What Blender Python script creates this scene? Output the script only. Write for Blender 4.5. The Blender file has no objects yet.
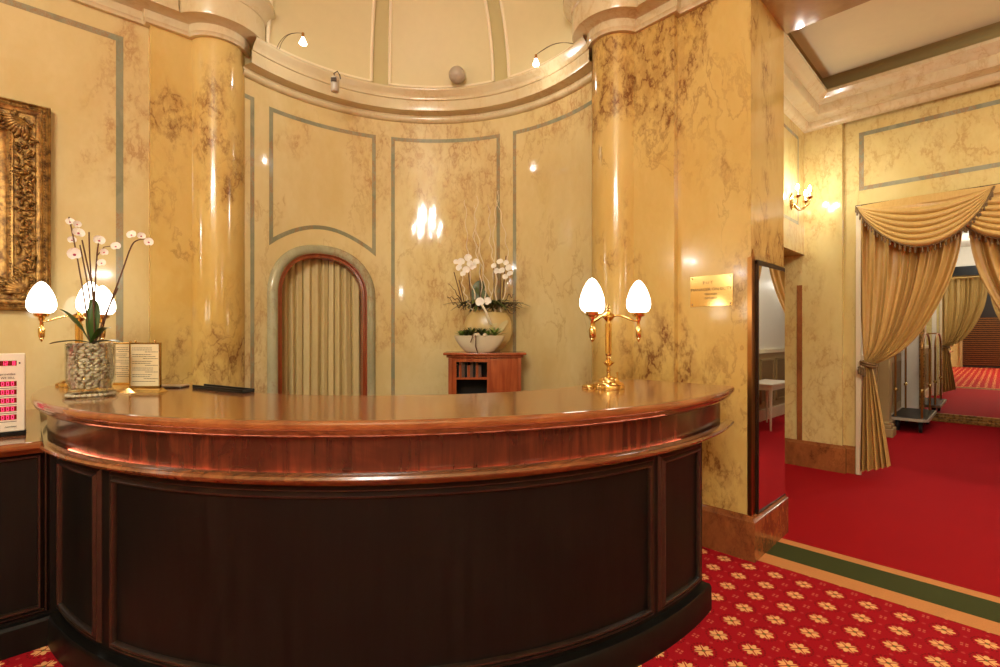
import bpy, math, random
from math import sin, cos, pi, radians, sqrt, atan2, hypot
from mathutils import Vector, Matrix
random.seed(7)
S = bpy.context.scene
COL = S.collection

# ------------------------------------------------------------------ camera frame (for measuring only)
HC = 1.45; FP = 487.0; Y0 = 333.5
CA = radians(46)
FW = Vector((cos(CA), sin(CA))); RT = Vector((sin(CA), -cos(CA)))
def spot(px, py, D):
    """world point at depth D seen in direction (px, py)"""
    q = (FW + RT * ((px - 500) / FP)) * D
    return Vector((q.x, q.y, HC - (py - Y0) * D / FP))

# ------------------------------------------------------------------ materials
class NT:
    def __init__(s, name):
        s.m = bpy.data.materials.new(name); s.m.use_nodes = True
        s.t = s.m.node_tree; s.t.nodes.clear()
        s.out = s.t.nodes.new('ShaderNodeOutputMaterial')
    def n(s, typ, **kw):
        nd = s.t.nodes.new(typ)
        for k, v in kw.items(): setattr(nd, k, v)
        return nd
    def link(s, a, b): s.t.links.new(a, b)
    def put(s, sock, v):
        if isinstance(v, bpy.types.NodeSocket): s.t.links.new(v, sock)
        elif v is not None: sock.default_value = v
    def math(s, op, a, b=None, c=None):
        nd = s.n('ShaderNodeMath', operation=op)
        s.put(nd.inputs[0], a); s.put(nd.inputs[1], b)
        if c is not None: s.put(nd.inputs[2], c)
        return nd.outputs[0]
    def coord(s, scale=(1, 1, 1), rot=(0, 0, 0)):
        tc = s.n('ShaderNodeTexCoord'); mp = s.n('ShaderNodeMapping')
        mp.inputs['Scale'].default_value = scale; mp.inputs['Rotation'].default_value = rot
        s.link(tc.outputs['Object'], mp.inputs[0]); return mp.outputs[0]
    def noise(s, v, scale, detail=4, rough=.55, dist=0):
        nd = s.n('ShaderNodeTexNoise'); s.put(nd.inputs['Vector'], v)
        nd.inputs['Scale'].default_value = scale; nd.inputs['Detail'].default_value = detail
        nd.inputs['Roughness'].default_value = rough; nd.inputs['Distortion'].default_value = dist
        return nd
    def ramp(s, f, stops):
        nd = s.n('ShaderNodeValToRGB'); s.put(nd.inputs[0], f)
        e = nd.color_ramp.elements
        while len(e) < len(stops): e.new(.5)
        for el, (p, c) in zip(e, stops):
            el.position = p; el.color = (c, c, c, 1) if isinstance(c, (int, float)) else (*c, 1)
        return nd.outputs[0]
    def mix(s, f, a, b, mode='MIX'):
        nd = s.n('ShaderNodeMix', data_type='RGBA', blend_type=mode)
        s.put(nd.inputs[0], f)
        for i, v in ((6, a), (7, b)):
            s.put(nd.inputs[i], (*v, 1) if isinstance(v, tuple) and len(v) == 3 else v)
        return nd.outputs[2]
    def bump(s, h, strength=.3, dist=.01):
        nd = s.n('ShaderNodeBump'); nd.inputs['Strength'].default_value = strength
        nd.inputs['Distance'].default_value = dist; s.put(nd.inputs['Height'], h); return nd.outputs[0]
    def bsdf(s, col, rough=.5, metal=0, normal=None, **kw):
        b = s.n('ShaderNodeBsdfPrincipled')
        s.put(b.inputs['Base Color'], (*col, 1) if isinstance(col, tuple) else col)
        s.put(b.inputs['Roughness'], rough); s.put(b.inputs['Metallic'], metal)
        if normal is not None: s.put(b.inputs['Normal'], normal)
        for k, v in kw.items():
            k = k.replace('_', ' '); s.put(b.inputs[k], (*v, 1) if isinstance(v, tuple) and len(v) == 3 else v)
        s.link(b.outputs[0], s.out.inputs[0]); return s.m
def lin(r, g, b):
    f = lambda c: ((c / 255) / 12.92) if c / 255 <= .04045 else (((c / 255) + .055) / 1.055) ** 2.4
    return (f(r), f(g), f(b))
def plain(name, rgb, rough=.5, metal=0, var=.12, vs=14, **kw):
    t = NT(name); c = lin(*rgb)
    nz = t.noise(t.coord(), vs, 4)
    d = tuple(x * (1 - var) for x in c); e = tuple(min(1, x * (1 + var)) for x in c)
    return t.bsdf(t.mix(nz.outputs[0], d, e), rough, metal, **kw)
def glow(name, rgb, strength):
    t = NT(name)
    return t.bsdf(lin(*rgb), .3, 0, Emission_Color=lin(*rgb), Emission_Strength=strength)

def marble(name, light, mid, vein, amount=.5, rough=.14, sc=1.0, stretch=(1, 1, .55), rot=(.3, .5, .2), cover=.51):
    t = NT(name); co = t.coord(stretch, rot)
    warp = t.noise(co, 1.3 * sc, 5, .6)
    vadd = t.n('ShaderNodeVectorMath', operation='MULTIPLY_ADD')
    t.link(warp.outputs['Color'], vadd.inputs[0]); vadd.inputs[1].default_value = (.9, .9, .9); t.link(co, vadd.inputs[2])
    wc = vadd.outputs[0]
    cloud = t.noise(wc, 1.1 * sc, 6, .6).outputs[0]
    base = t.mix(t.ramp(cloud, [(.36, 0), (.62, 1)]), lin(*light), lin(*mid))
    fine = t.noise(co, 22, 4).outputs[0]
    base = t.mix(t.math('MULTIPLY', fine, .22), base, lin(*[c * .83 for c in mid]))
    # breccia net
    vo = t.n('ShaderNodeTexVoronoi', feature='DISTANCE_TO_EDGE'); vo.inputs['Scale'].default_value = 7.5 * sc
    va = t.n('ShaderNodeVectorMath', operation='MULTIPLY_ADD')
    w2 = t.noise(co, 5 * sc, 6, .7)
    t.link(w2.outputs['Color'], va.inputs[0]); va.inputs[1].default_value = (.36, .36, .36); t.link(wc, va.inputs[2])
    t.link(va.outputs[0], vo.inputs['Vector'])
    net = t.ramp(vo.outputs['Distance'], [(0, 1), (.05, .7), (.14, 0)])
    mask = t.ramp(t.noise(wc, .8 * sc, 3, .5).outputs[0], [(cover, 0), (cover + .06, 1)])
    m2 = t.ramp(t.noise(co, 9 * sc, 5, .7).outputs[0], [(.40, 0), (.6, 1)])
    f = t.math('MULTIPLY', t.math('MULTIPLY', net, mask), t.math('MULTIPLY', m2, amount))
    # long hairline veins
    hair = t.math('ABSOLUTE', t.math('SUBTRACT', t.noise(wc, 1.0 * sc, 8, .62).outputs[0], .5))
    hf = t.math('MULTIPLY', t.math('MULTIPLY', t.ramp(hair, [(0, 1), (.012, 0)]), .42 * min(1, amount + .3)), t.ramp(t.noise(co, 2.2, 3).outputs[0], [(.42, 0), (.6, 1)]))
    halo = t.math('MULTIPLY', t.math('MULTIPLY', mask, m2), .4 * amount)
    base = t.mix(halo, base, lin(*[v * 1.15 for v in vein]))
    base = t.mix(hf, base, lin(*vein)); base = t.mix(f, base, lin(*vein))
    return t.bsdf(base, rough, 0, Coat_Weight=.15, Coat_Roughness=.06)

def wood(name, a, b, rough=.25, axis=2, coat=.4, sc=1, blotch=.5):
    t = NT(name); st = [9, 9, 9]; st[axis] = .7
    co = t.coord(tuple(st))
    g = t.noise(co, 3 * sc, 6, .6, .6).outputs[0]
    bl = t.noise(t.coord(), 2.6, 4, .6, 1.0).outputs[0]
    c = t.mix(t.ramp(g, [(.35, 0), (.66, 1)]), lin(*a), lin(*b))
    c = t.mix(t.math('MULTIPLY', t.ramp(bl, [(.42, 0), (.62, 1)]), blotch), c, lin(*[x * .55 for x in a]))
    return t.bsdf(c, rough, 0, Coat_Weight=coat, Coat_Roughness=.12)

M = {}
M['wall'] = marble('pale_marble', (222, 206, 155), (210, 186, 127), (158, 112, 66), .6, rough=.07)
M['wall2'] = marble('ochre_marble', (216, 188, 118), (203, 166, 88), (112, 66, 32), 1.0, sc=1.05, cover=.48)
M['room'] = marble('yellow_marble', (220, 204, 142), (209, 185, 116), (160, 116, 62), .5, rough=.1)
M['cream'] = marble('cream_marble', (218, 206, 168), (208, 190, 147), (180, 146, 100), .5, rough=.2)
M['base'] = marble('brown_marble', (168, 104, 56), (128, 74, 40), (84, 44, 24), .9, sc=2.2)
M['green'] = marble('green_marble', (158, 156, 128), (132, 134, 108), (156, 112, 70), .9, sc=3, cover=.48)
M['green2'] = marble('green_marble_light', (186, 182, 150), (160, 158, 126), (140, 110, 76), .8, sc=2)
M['plaster'] = plain('cream_plaster', (211, 197, 151), .55, 0, .04)
M['rib'] = plain('olive_plaster', (188, 174, 120), .55, 0, .04)
M['moulding'] = plain('white_moulding', (232, 218, 184), .4, 0, .03)
M['ceilw'] = plain('ceiling_paint', (216, 206, 168), .6, 0, .03)
M['cove'] = plain('cove_paint_shaded', (164, 144, 92), .5, 0, .05)  # olive cove, darkened to hold the shade above the cornice
M['soffit'] = marble('soffit_marble', (196, 176, 150), (168, 144, 118), (120, 90, 66), .5, rough=.1)
M['darkwood'] = wood('dark_wood', (22, 20, 17), (12, 11, 9), .4, 2, .0)
[n_ for n_ in M['darkwood'].node_tree.nodes if n_.type == 'BSDF_PRINCIPLED'][0].inputs['Specular IOR Level'].default_value = .22
M['mouldwood'] = wood('moulding_wood', (50, 34, 24), (28, 20, 15), .28, 0, .35)  # lighter than the desk's dark wood, imitating light caught on the mouldings
M['redwood'] = wood('mahogany', (98, 48, 30), (50, 26, 17), .24, 2, .5, 1, .8)
M['topwood'] = wood('worktop_wood', (160, 98, 52), (134, 76, 40), .16, 0, .7, .6, .2)
M['edgewood'] = wood('edge_wood', (150, 92, 52), (100, 58, 32), .2, 0, .7)
M['cherry'] = wood('cherry_wood', (172, 88, 46), (142, 64, 32), .25, 2, .5, 1, .2)
M['archwood'] = wood('arch_wood', (154, 76, 42), (126, 56, 30), .22, 2, .6, 1, .2)
M['brass'] = plain('polished_brass', (230, 198, 130), .13, 1, .06)
M['bronze'] = plain('bronze', (176, 126, 70), .28, 1, .2)
M['darkmetal'] = plain('dark_metal', (60, 48, 38), .35, .8)
M['mirror'] = plain('mirror_glass', (238, 236, 230), .015, 1, 0)
M['white'] = plain('white_enamel', (236, 228, 208), .35, 0, .03)
M['panelw'] = plain('white_paint', (228, 220, 204), .5, 0, .03)
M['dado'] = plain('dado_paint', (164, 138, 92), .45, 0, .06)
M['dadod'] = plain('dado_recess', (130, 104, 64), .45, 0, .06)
M['black'] = plain('black_plastic', (26, 24, 24), .4)
M['rubber'] = plain('black_rubber', (20, 20, 20), .7)
M['paper'] = plain('paper', (232, 216, 172), .6, 0, .03)
M['ink'] = plain('ink', (70, 56, 40), .7)
M['wire'] = plain('steel_wire', (120, 104, 84), .35, .9)
M['grey'] = plain('beige_grey', (176, 162, 140), .4)
M['led'] = glow('red_led', (255, 60, 120), 1.6)
M['ledbg'] = plain('led_window', (120, 18, 22), .2)
M['glass_lit'] = glow('lit_opal_glass', (255, 246, 226), 9)
M['bulb'] = glow('lit_bulb', (255, 246, 226), 40)
M['bulbs'] = glow('lit_chandelier_bulb', (255, 246, 226), 40)
M['halo'] = glow('lit_halogen', (255, 246, 230), 12)
M['strip'] = glow('warm_light_rope', (255, 150, 112), 24.0)
M['pebble'] = plain('white_pebble', (214, 200, 172), .5, 0, .15, 30)
M['soil'] = plain('soil', (58, 38, 24), .9)
M['leaf'] = plain('leaf_green', (54, 84, 34), .35, 0, .3)
M['leafp'] = plain('pale_leaf', (120, 150, 62), .45, 0, .3)
M['leafd'] = plain('dark_leaf', (78, 88, 38), .4, 0, .3)
M['stem'] = plain('stem_brown', (92, 58, 34), .6)
M['petal'] = plain('petal_white', (246, 242, 232), .5, 0, .03)
M['lip'] = plain('petal_magenta', (168, 40, 86), .5)
M['twig'] = plain('white_twig', (226, 214, 186), .6)
M['twigb'] = plain('brown_twig', (84, 62, 40), .7)
M['ceramic'] = plain('cream_ceramic', (214, 202, 172), .25, 0, .04)
M['olivevase'] = plain('gold_cream_glaze', (196, 170, 112), .28, 0, .14, 8)
def fabric(name, a, b, rough=.5):
    t = NT(name); g = t.noise(t.coord((1, 1, .3)), 60, 3).outputs[0]
    c = t.mix(g, lin(*a), lin(*b))
    return t.bsdf(c, rough, 0, Specular_IOR_Level=.5)
M['gold_cloth'] = fabric('gold_satin', (206, 172, 104), (184, 146, 78), .40)
M['gold_cloth2'] = fabric('pale_gold_cloth', (208, 190, 138), (190, 168, 112), .5)
M['fringe'] = fabric('fringe', (128, 98, 52), (80, 58, 32), .7)
def gold_leaf():
    t = NT('gilt_carving'); co = t.coord()
    n = t.noise(co, 26, 5, .6).outputs[0]
    c = t.mix(t.ramp(n, [(.36, 0), (.6, 1)]), lin(92, 62, 28), lin(176, 136, 72))
    return t.bsdf(c, .42, .6, t.bump(t.noise(co, 60, 4).outputs[0], .5, .004))
M['gilt'] = gold_leaf()
def painting():
    t = NT('dark_painting'); n = t.noise(t.coord((1, 1, 1)), 4, 6, .6).outputs[0]
    return t.bsdf(t.mix(n, lin(70, 50, 30), lin(120, 92, 54)), .3)
M['painting'] = painting()
def glassy():
    t = NT('clear_glass')
    tr = t.n('ShaderNodeBsdfTransparent'); tr.inputs[0].default_value = (.95, .97, .95, 1)
    gl = t.n('ShaderNodeBsdfGlossy'); gl.inputs['Roughness'].default_value = .03
    lw = t.n('ShaderNodeLayerWeight'); lw.inputs[0].default_value = .25
    mx = t.n('ShaderNodeMixShader'); t.link(t.math('MULTIPLY', lw.outputs['Fresnel'], .55), mx.inputs[0]); t.link(tr.outputs[0], mx.inputs[1]); t.link(gl.outputs[0], mx.inputs[2])
    t.link(mx.outputs[0], t.out.inputs[0]); return t.m
M['glass'] = glassy()
def redcarpet():
    t = NT('red_carpet'); co = t.coord()
    n = t.noise(co, 160, 3).outputs[0]; b = t.noise(co, 1.6, 4).outputs[0]
    c = t.mix(n, lin(146, 12, 20), lin(174, 20, 28)); c = t.mix(t.math('MULTIPLY', b, .35), c, lin(140, 12, 20))
    return t.bsdf(c, .85, 0, t.bump(n, .3, .004), Specular_IOR_Level=.1)
M['carpet'] = redcarpet()
def stripcarpet():
    t = NT('green_carpet'); co = t.coord()
    n = t.noise(co, 130, 3).outputs[0]
    ck = t.n('ShaderNodeTexChecker'); ck.inputs['Scale'].default_value = 75; t.link(co, ck.inputs[0])
    c = t.mix(n, lin(44, 54, 24), lin(70, 76, 36)); c = t.mix(t.math('MULTIPLY', ck.outputs['Fac'], .25), c, lin(100, 92, 50))
    return t.bsdf(c, .9, 0, t.bump(n, .3, .004), Specular_IOR_Level=.15)
M['gstrip'] = stripcarpet()
M['tan'] = plain('tan_carpet', (206, 140, 82), .85, 0, .15, 120, Specular_IOR_Level=.15)
def patterned():
    t = NT('patterned_carpet'); co = t.coord(); m = t.math
    sp = t.n('ShaderNodeSeparateXYZ'); t.link(co, sp.inputs[0]); x, y = sp.outputs[0], sp.outputs[1]
    def cell(v, o, p):
        return m('MULTIPLY', m('SUBTRACT', m('FRACT', m('ADD', m('DIVIDE', m('SUBTRACT', v, o), p), 100.5)), .5), p)
    u, v = cell(x, 2.717, .167), cell(y, .955, .15)
    r = m('SQRT', m('ADD', m('MULTIPLY', u, u), m('MULTIPLY', v, v)))
    th = m('ARCTAN2', v, u)
    lobe = m('ABSOLUTE', m('COSINE', m('MULTIPLY', th, 4)))
    R = m('ADD', .026, m('MULTIPLY', lobe, .017))
    pet = m('LESS_THAN', r, R)
    au, av = m('ABSOLUTE', u), m('ABSOLUTE', v)
    d1 = m('ABSOLUTE', m('SUBTRACT', au, av))
    pet = m('MULTIPLY', pet, m('GREATER_THAN', d1, .0038))
    pet = m('MULTIPLY', pet, m('GREATER_THAN', r, .009))
    # dotted ring
    ring = m('MULTIPLY', m('LESS_THAN', m('ABSOLUTE', m('SUBTRACT', r, .054)), .004), m('GREATER_THAN', m('COSINE', m('MULTIPLY', th, 20)), .1))
    u2, v2 = cell(x, 2.717 + .0835, .167), cell(y, .955 + .075, .15)
    a2, b2 = m('ABSOLUTE', u2), m('ABSOLUTE', v2)
    sm = m('MULTIPLY', m('LESS_THAN', m('MAXIMUM', a2, b2), .014), m('GREATER_THAN', m('MINIMUM', a2, b2), .0035))
    u3, v3 = cell(x, 2.717 + .0835, .167), cell(y, .955, .15)
    r3 = m('SQRT', m('ADD', m('MULTIPLY', u3, u3), m('MULTIPLY', v3, v3)))
    u4, v4 = cell(x, 2.717, .167), cell(y, .955 + .075, .15)
    r4 = m('SQRT', m('ADD', m('MULTIPLY', u4, u4), m('MULTIPLY', v4, v4)))
    dots = m('MAXIMUM', m('LESS_THAN', r3, .008), m('LESS_THAN', r4, .008))
    n = t.noise(co, 160, 3).outputs[0]
    c = t.mix(n, lin(150, 14, 24), lin(178, 22, 36))
    c = t.mix(m('MULTIPLY', ring, .75), c, lin(84, 22, 14))
    c = t.mix(m('MULTIPLY', dots, .4), c, lin(210, 90, 80))
    c = t.mix(m('MULTIPLY', sm, .55), c, lin(226, 130, 100))
    c = t.mix(pet, c, lin(240, 178, 116))
    c = t.mix(m('LESS_THAN', r, .007), c, lin(110, 110, 50))
    return t.bsdf(c, .88, 0, t.bump(n, .3, .004), Specular_IOR_Level=.1)
M['pattern'] = patterned()

# ------------------------------------------------------------------ mesh builder
class MB:
    def __init__(s): s.v = []; s.f = []
    def add(s, vs, fs):
        o = len(s.v); s.v += [tuple(p) for p in vs]; s.f += [tuple(i + o for i in f) for f in fs]; return s
    def box(s, x0, x1, y0, y1, z0, z1, rot=0, c=None):
        vs = [(x, y, z) for z in (z0, z1) for x, y in ((x0, y0), (x1, y0), (x1, y1), (x0, y1))]
        if rot:
            cx, cy = c or ((x0 + x1) / 2, (y0 + y1) / 2); a, b = cos(rot), sin(rot)
            vs = [(cx + (x - cx) * a - (y - cy) * b, cy + (x - cx) * b + (y - cy) * a, z) for x, y, z in vs]
        return s.add(vs, [(3, 2, 1, 0), (4, 5, 6, 7), (0, 1, 5, 4), (1, 2, 6, 5), (2, 3, 7, 6), (3, 0, 4, 7)])
    def prism(s, poly, z0, z1):
        n = len(poly)
        vs = [(x, y, z0) for x, y in poly] + [(x, y, z1) for x, y in poly]
        fs = [tuple(range(n - 1, -1, -1)), tuple(range(n, 2 * n))] + [(i, (i + 1) % n, n + (i + 1) % n, n + i) for i in range(n)]
        return s.add(vs, fs)
    def grid(s, fn, nu, nv, cu=False, cv=False, flip=False):
        U = nu if cu else nu + 1; V = nv if cv else nv + 1
        vs = [fn(i / nu, j / nv) for i in range(U) for j in range(V)]
        fs = []
        for i in range(nu):
            for j in range(nv):
                a = i * V + j; b = ((i + 1) % U) * V + j; c = ((i + 1) % U) * V + (j + 1) % V; d = i * V + (j + 1) % V
                fs.append((a, d, c, b) if flip else (a, b, c, d))
        return s.add(vs, fs)
    def lathe(s, prof, n=24, c=(0, 0, 0), sx=1, sy=1, flute=0, nf=12):
        m = len(prof)
        vs = []
        for i in range(n):
            a = 2 * pi * i / n
            for r, z in prof:
                q = r * (1 - flute * (.5 + .5 * cos(nf * a)))
                vs.append((c[0] + q * cos(a) * sx, c[1] + q * sin(a) * sy, c[2] + z))
        fs = [(i * m + j, ((i + 1) % n) * m + j, ((i + 1) % n) * m + j + 1, i * m + j + 1) for i in range(n) for j in range(m - 1)]
        fs.append(tuple(i * m for i in range(n - 1, -1, -1))); fs.append(tuple(i * m + m - 1 for i in range(n)))
        return s.add(vs, fs)
    def tube(s, pts, r, n=8, cap=True):
        P = [Vector(p) for p in pts]; k = len(P)
        rr = r if isinstance(r, (list, tuple)) else [r] * k
        up = Vector((0, 0, 1)); T0 = (P[1] - P[0]).normalized()
        if abs(T0.dot(up)) > .9: up = Vector((1, 0, 0))
        N = (up - T0 * up.dot(T0)).normalized(); vs = []
        for i in range(k):
            T = (P[min(i + 1, k - 1)] - P[max(i - 1, 0)]).normalized()
            N = (N - T * N.dot(T)).normalized(); B = T.cross(N)
            for j in range(n):
                a = 2 * pi * j / n; vs.append(P[i] + (N * cos(a) + B * sin(a)) * rr[i])
        fs = [(i * n + j, i * n + (j + 1) % n, (i + 1) * n + (j + 1) % n, (i + 1) * n + j) for i in range(k - 1) for j in range(n)]
        if cap: fs += [tuple(range(n - 1, -1, -1)), tuple((k - 1) * n + j for j in range(n))]
        return s.add(vs, fs)
    def ball(s, c, r, n=10, m=7, rot=None):
        rx, ry, rz = r if isinstance(r, (list, tuple)) else (r, r, r)
        vs = [];
        for j in range(1, m):
            p = pi * j / m
            for i in range(n):
                a = 2 * pi * i / n; vs.append(Vector((rx * sin(p) * cos(a), ry * sin(p) * sin(a), rz * cos(p))))
        vs += [Vector((0, 0, rz)), Vector((0, 0, -rz))]
        if rot is not None: vs = [rot @ v for v in vs]
        vs = [v + Vector(c) for v in vs]
        fs = [(j * n + i, (j + 1) * n + i, (j + 1) * n + (i + 1) % n, j * n + (i + 1) % n) for j in range(m - 2) for i in range(n)]
        t = (m - 1) * n
        fs += [(t, i, (i + 1) % n) for i in range(n)] + [(t + 1, (m - 2) * n + (i + 1) % n, (m - 2) * n + i) for i in range(n)]
        return s.add(vs, fs)
    def sweep(s, path, prof, closed_prof=False):
        """plan path (x,y), profile (offset to the LEFT of travel, z), mitred"""
        n = len(path); vs = []
        for i in range(n):
            p = Vector(path[i])
            d0 = (p - Vector(path[i - 1])).normalized() if i else None
            d1 = (Vector(path[i + 1]) - p).normalized() if i < n - 1 else None
            d0 = d0 or d1; d1 = d1 or d0
            n0 = Vector((-d0.y, d0.x)); n1 = Vector((-d1.y, d1.x)); m = (n0 + n1)
            m = m.normalized() if m.length > 1e-6 else n0
            k = 1 / max(.35, m.dot(n0))
            for o, z in prof:
                q = p + m * o * k; vs.append((q.x, q.y, z))
        m_ = len(prof); J = m_ if closed_prof else m_ - 1
        fs = [(i * m_ + j, i * m_ + (j + 1) % m_, (i + 1) * m_ + (j + 1) % m_, (i + 1) * m_ + j) for i in range(n - 1) for j in range(J)]
        if closed_prof: fs += [tuple(range(m_)), tuple((n - 1) * m_ + j for j in range(m_ - 1, -1, -1))]
        return s.add(vs, fs)
    def surf_sweep(s, path, prof, mp, closed=False, closed_prof=False):
        """path of (s,z) on a surface; profile (w across, d out); mp(s,z,d) -> xyz"""
        n = len(path); vs = []
        for i in range(n):
            p = Vector(path[i])
            a = Vector(path[(i - 1) % n]) if (closed or i) else None
            b = Vector(path[(i + 1) % n]) if (closed or i < n - 1) else None
            d0 = (p - a).normalized() if a is not None else None
            d1 = (b - p).normalized() if b is not None else None
            d0 = d0 or d1; d1 = d1 or d0
            n0 = Vector((-d0.y, d0.x)); n1 = Vector((-d1.y, d1.x)); m = (n0 + n1).normalized()
            k = 1 / max(.35, m.dot(n0))
            for w, d in prof:
                q = p + m * w * k; vs.append(mp(q.x, q.y, d))
        m_ = len(prof); I = n if closed else n - 1; J = m_ if closed_prof else m_ - 1
        fs = [(i * m_ + j, ((i + 1) % n) * m_ + j, ((i + 1) % n) * m_ + (j + 1) % m_, i * m_ + (j + 1) % m_) for i in range(I) for j in range(J)]
        return s.add(vs, fs)
    def build(s, name, mat, parent=None, smooth=False, bevel=0, loc=None, rotz=0, recalc=True):
        me = bpy.data.meshes.new(name); me.from_pydata(s.v, [], s.f); me.materials.append(M[mat] if isinstance(mat, str) else mat)
        if recalc:
            import bmesh
            bm = bmesh.new(); bm.from_mesh(me); bmesh.ops.recalc_face_normals(bm, faces=bm.faces); bm.to_mesh(me); bm.free()
        o = bpy.data.objects.new(name, me); COL.objects.link(o)
        if smooth:
            for p in me.polygons: p.use_smooth = True
            if smooth != 'all': me.set_sharp_from_angle(angle=radians(38))
        if bevel:
            b = o.modifiers.new('bevel', 'BEVEL'); b.width = bevel; b.segments = 3; b.limit_method = 'ANGLE'; b.angle_limit = radians(40)
        if parent: o.parent = parent
        if loc is not None: o.location = loc
        if rotz: o.rotation_euler.z = rotz
        return o
def tag(o, label=None, cat=None, group=None, kind=None):
    if label: o['label'] = label
    if cat: o['category'] = cat
    if group: o['group'] = group
    if kind: o['kind'] = kind
    return o
def struct(o): o['kind'] = 'structure'; return o
def thing(name, label, cat, loc=(0, 0, 0), rotz=0, group=None):
    o = bpy.data.objects.new(name, None); COL.objects.link(o); o.empty_display_size = .1
    o.location = loc; o.rotation_euler.z = rotz
    return tag(o, label, cat, group)
def copy_tree(o, parent=None):
    c = o.copy(); COL.objects.link(c); c.parent = parent
    for ch in [q for q in S.objects if q.parent == o]: copy_tree(ch, c)
    return c
def arc(cx, cy, r, a0, a1, n):
    return [(cx + r * cos(radians(a0 + (a1 - a0) * i / n)), cy + r * sin(radians(a0 + (a1 - a0) * i / n))) for i in range(n + 1)]
def text(name, body, size, mat, parent, mtx, extrude=.0006, align='CENTER', font=None):
    cu = bpy.data.curves.new(name, 'FONT'); cu.body = body; cu.size = size; cu.extrude = extrude; cu.align_x = align; cu.align_y = 'CENTER'
    cu.resolution_u = 2; tmp = bpy.data.objects.new(name, cu); COL.objects.link(tmp)
    bpy.context.view_layer.update()
    me = bpy.data.meshes.new_from_object(tmp); bpy.data.objects.remove(tmp)
    me.materials.clear(); me.materials.append(M[mat])
    o = bpy.data.objects.new(name, me); COL.objects.link(o); o.parent = parent; o.matrix_local = mtx
    return o

# ------------------------------------------------------------------ key dimensions
NCX, NCY, NR = 1.79, 2.77, 1.60           # niche
CR = (3.325, 2.125); CL = (1.085, 4.365); CRAD = .19
WL = 4.39; PL = 4.335                      # left wall, left pilaster planes (y)
WP = 3.33; PP = 3.275                      # pier face, right pilaster planes (x)
XR = 6.15                                  # curtain wall
LOBX0, LOBY0, LOBZ = -7.4, -6.2, 5.7

# ------------------------------------------------------------------ floor
struct(MB().box(LOBX0, 3.348, LOBY0, 4.6, -.1, 0).build('floor', 'pattern'))
fl = MB(); fl.box(3.83, 11.0, -6.2, 3.3, -.1, 0); fl.box(3.348, 3.83, 1.098, 3.3, -.1, 0)
struct(fl.build('floor', 'carpet'))
runner = thing('carpet_runner', 'dark green carpet strip with tan borders between the patterned and plain red carpets', 'carpet', (3.59, -2.5, 0))
MB().box(-.10, .16, -3.7, 3.597, -.1, 0).build('runner_field', 'gstrip', runner)
MB().box(-.242, -.10, -3.7, 3.597, -.1, .001).build('border', 'tan', runner)
MB().box(.16, .24, -3.7, 3.597, -.1, .001).build('border', 'tan', runner)

# ------------------------------------------------------------------ left wall, pilaster, column
struct(MB().box(LOBX0, .634, WL, WL + .3, 0, LOBZ).build('wall_left', 'wall'))
struct(MB().box(.634, 1.03, PL, WL + .3, 0, 4.6).build('wall_left_pilaster', 'wall2'))
def column(c, a0, a1, label):
    mb = MB(); pts = arc(c[0], c[1], CRAD, a0, a1, 40)
    pts = pts + [c]
    mb.prism(pts, 0, 3.76)
    o = mb.build('half_column', 'wall2', smooth=True); return tag(o, label, 'column')
column(CL, 140, 380, 'polished yellow marble half-column on the left side of the niche')
column(CR, 70, 310, 'polished yellow marble half-column on the right side of the niche, behind the lamp')
# pier (right)
pier = MB(); pier.prism([(WP, 1.13), (4.0, 1.13), (4.0, 2.14), (WP, 2.14)], 0, LOBZ)
struct(pier.build('wall_pier', 'wall2'))
struct(MB().box(PP, WP + .01, 1.62, 1.98, 0, 3.76).build('wall_pier_pilaster', 'wall2'))
# big entablature running over left wall pilaster, column and pier
ent = [(-.03, 3.705), (.03, 3.705), (.035, 3.72), (.045, 3.73), (.045, 3.785), (.055, 3.79), (.15, 3.80), (.155, 3.815), (.155, 3.965), (.165, 3.97), (.17, 3.99), (.2, 4.03), (.225, 4.06), (.225, 4.1), (0, 4.13)]
# travel so that LEFT side faces the lobby
pathL = arc(CL[0], CL[1], CRAD, 350, 189, 28)[:-1]
pathL = [(CL[0] + CRAD * cos(radians(a)), CL[1] + CRAD * sin(radians(a))) for a in [20 - i * 7 for i in range(26)]] 
# clockwise travel from the niche side round the front to the pilaster plane
pathL = [p for p in pathL if True]
pathL = [(CL[0] + CRAD * cos(radians(a)), CL[1] + CRAD * sin(radians(a))) for a in range(60, -172, -6)]
pathL += [(.634, PL), (.634, WL), (LOBX0, WL)]
struct(MB().sweep(pathL[::-1], [(-o, z) for o, z in ent]).build('trim_1', 'cream', smooth=True))
pathR = [(WP, -6.2), (WP, 1.62), (PP, 1.62), (PP, 1.945)]
pathR = [(WP, 1.0), (WP, 1.62), (PP, 1.62)] + [(CR[0] + CRAD * cos(radians(a)), CR[1] + CRAD * sin(radians(a))) for a in range(258, 30, -6)]
struct(MB().sweep(pathR, ent).build('trim_2', 'cream', smooth=True))
# upper walls above the entablature
struct(MB().box(LOBX0, 1.1, WL, WL + .3, LOBZ - .01, LOBZ + .0).build('wall_left_upper', 'wall')) if False else None
up = MB(); up.box(WP + .002, 4.05, -6.2, 1.13, 3.68, LOBZ)
struct(up.build('wall_beam', 'soffit'))

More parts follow.
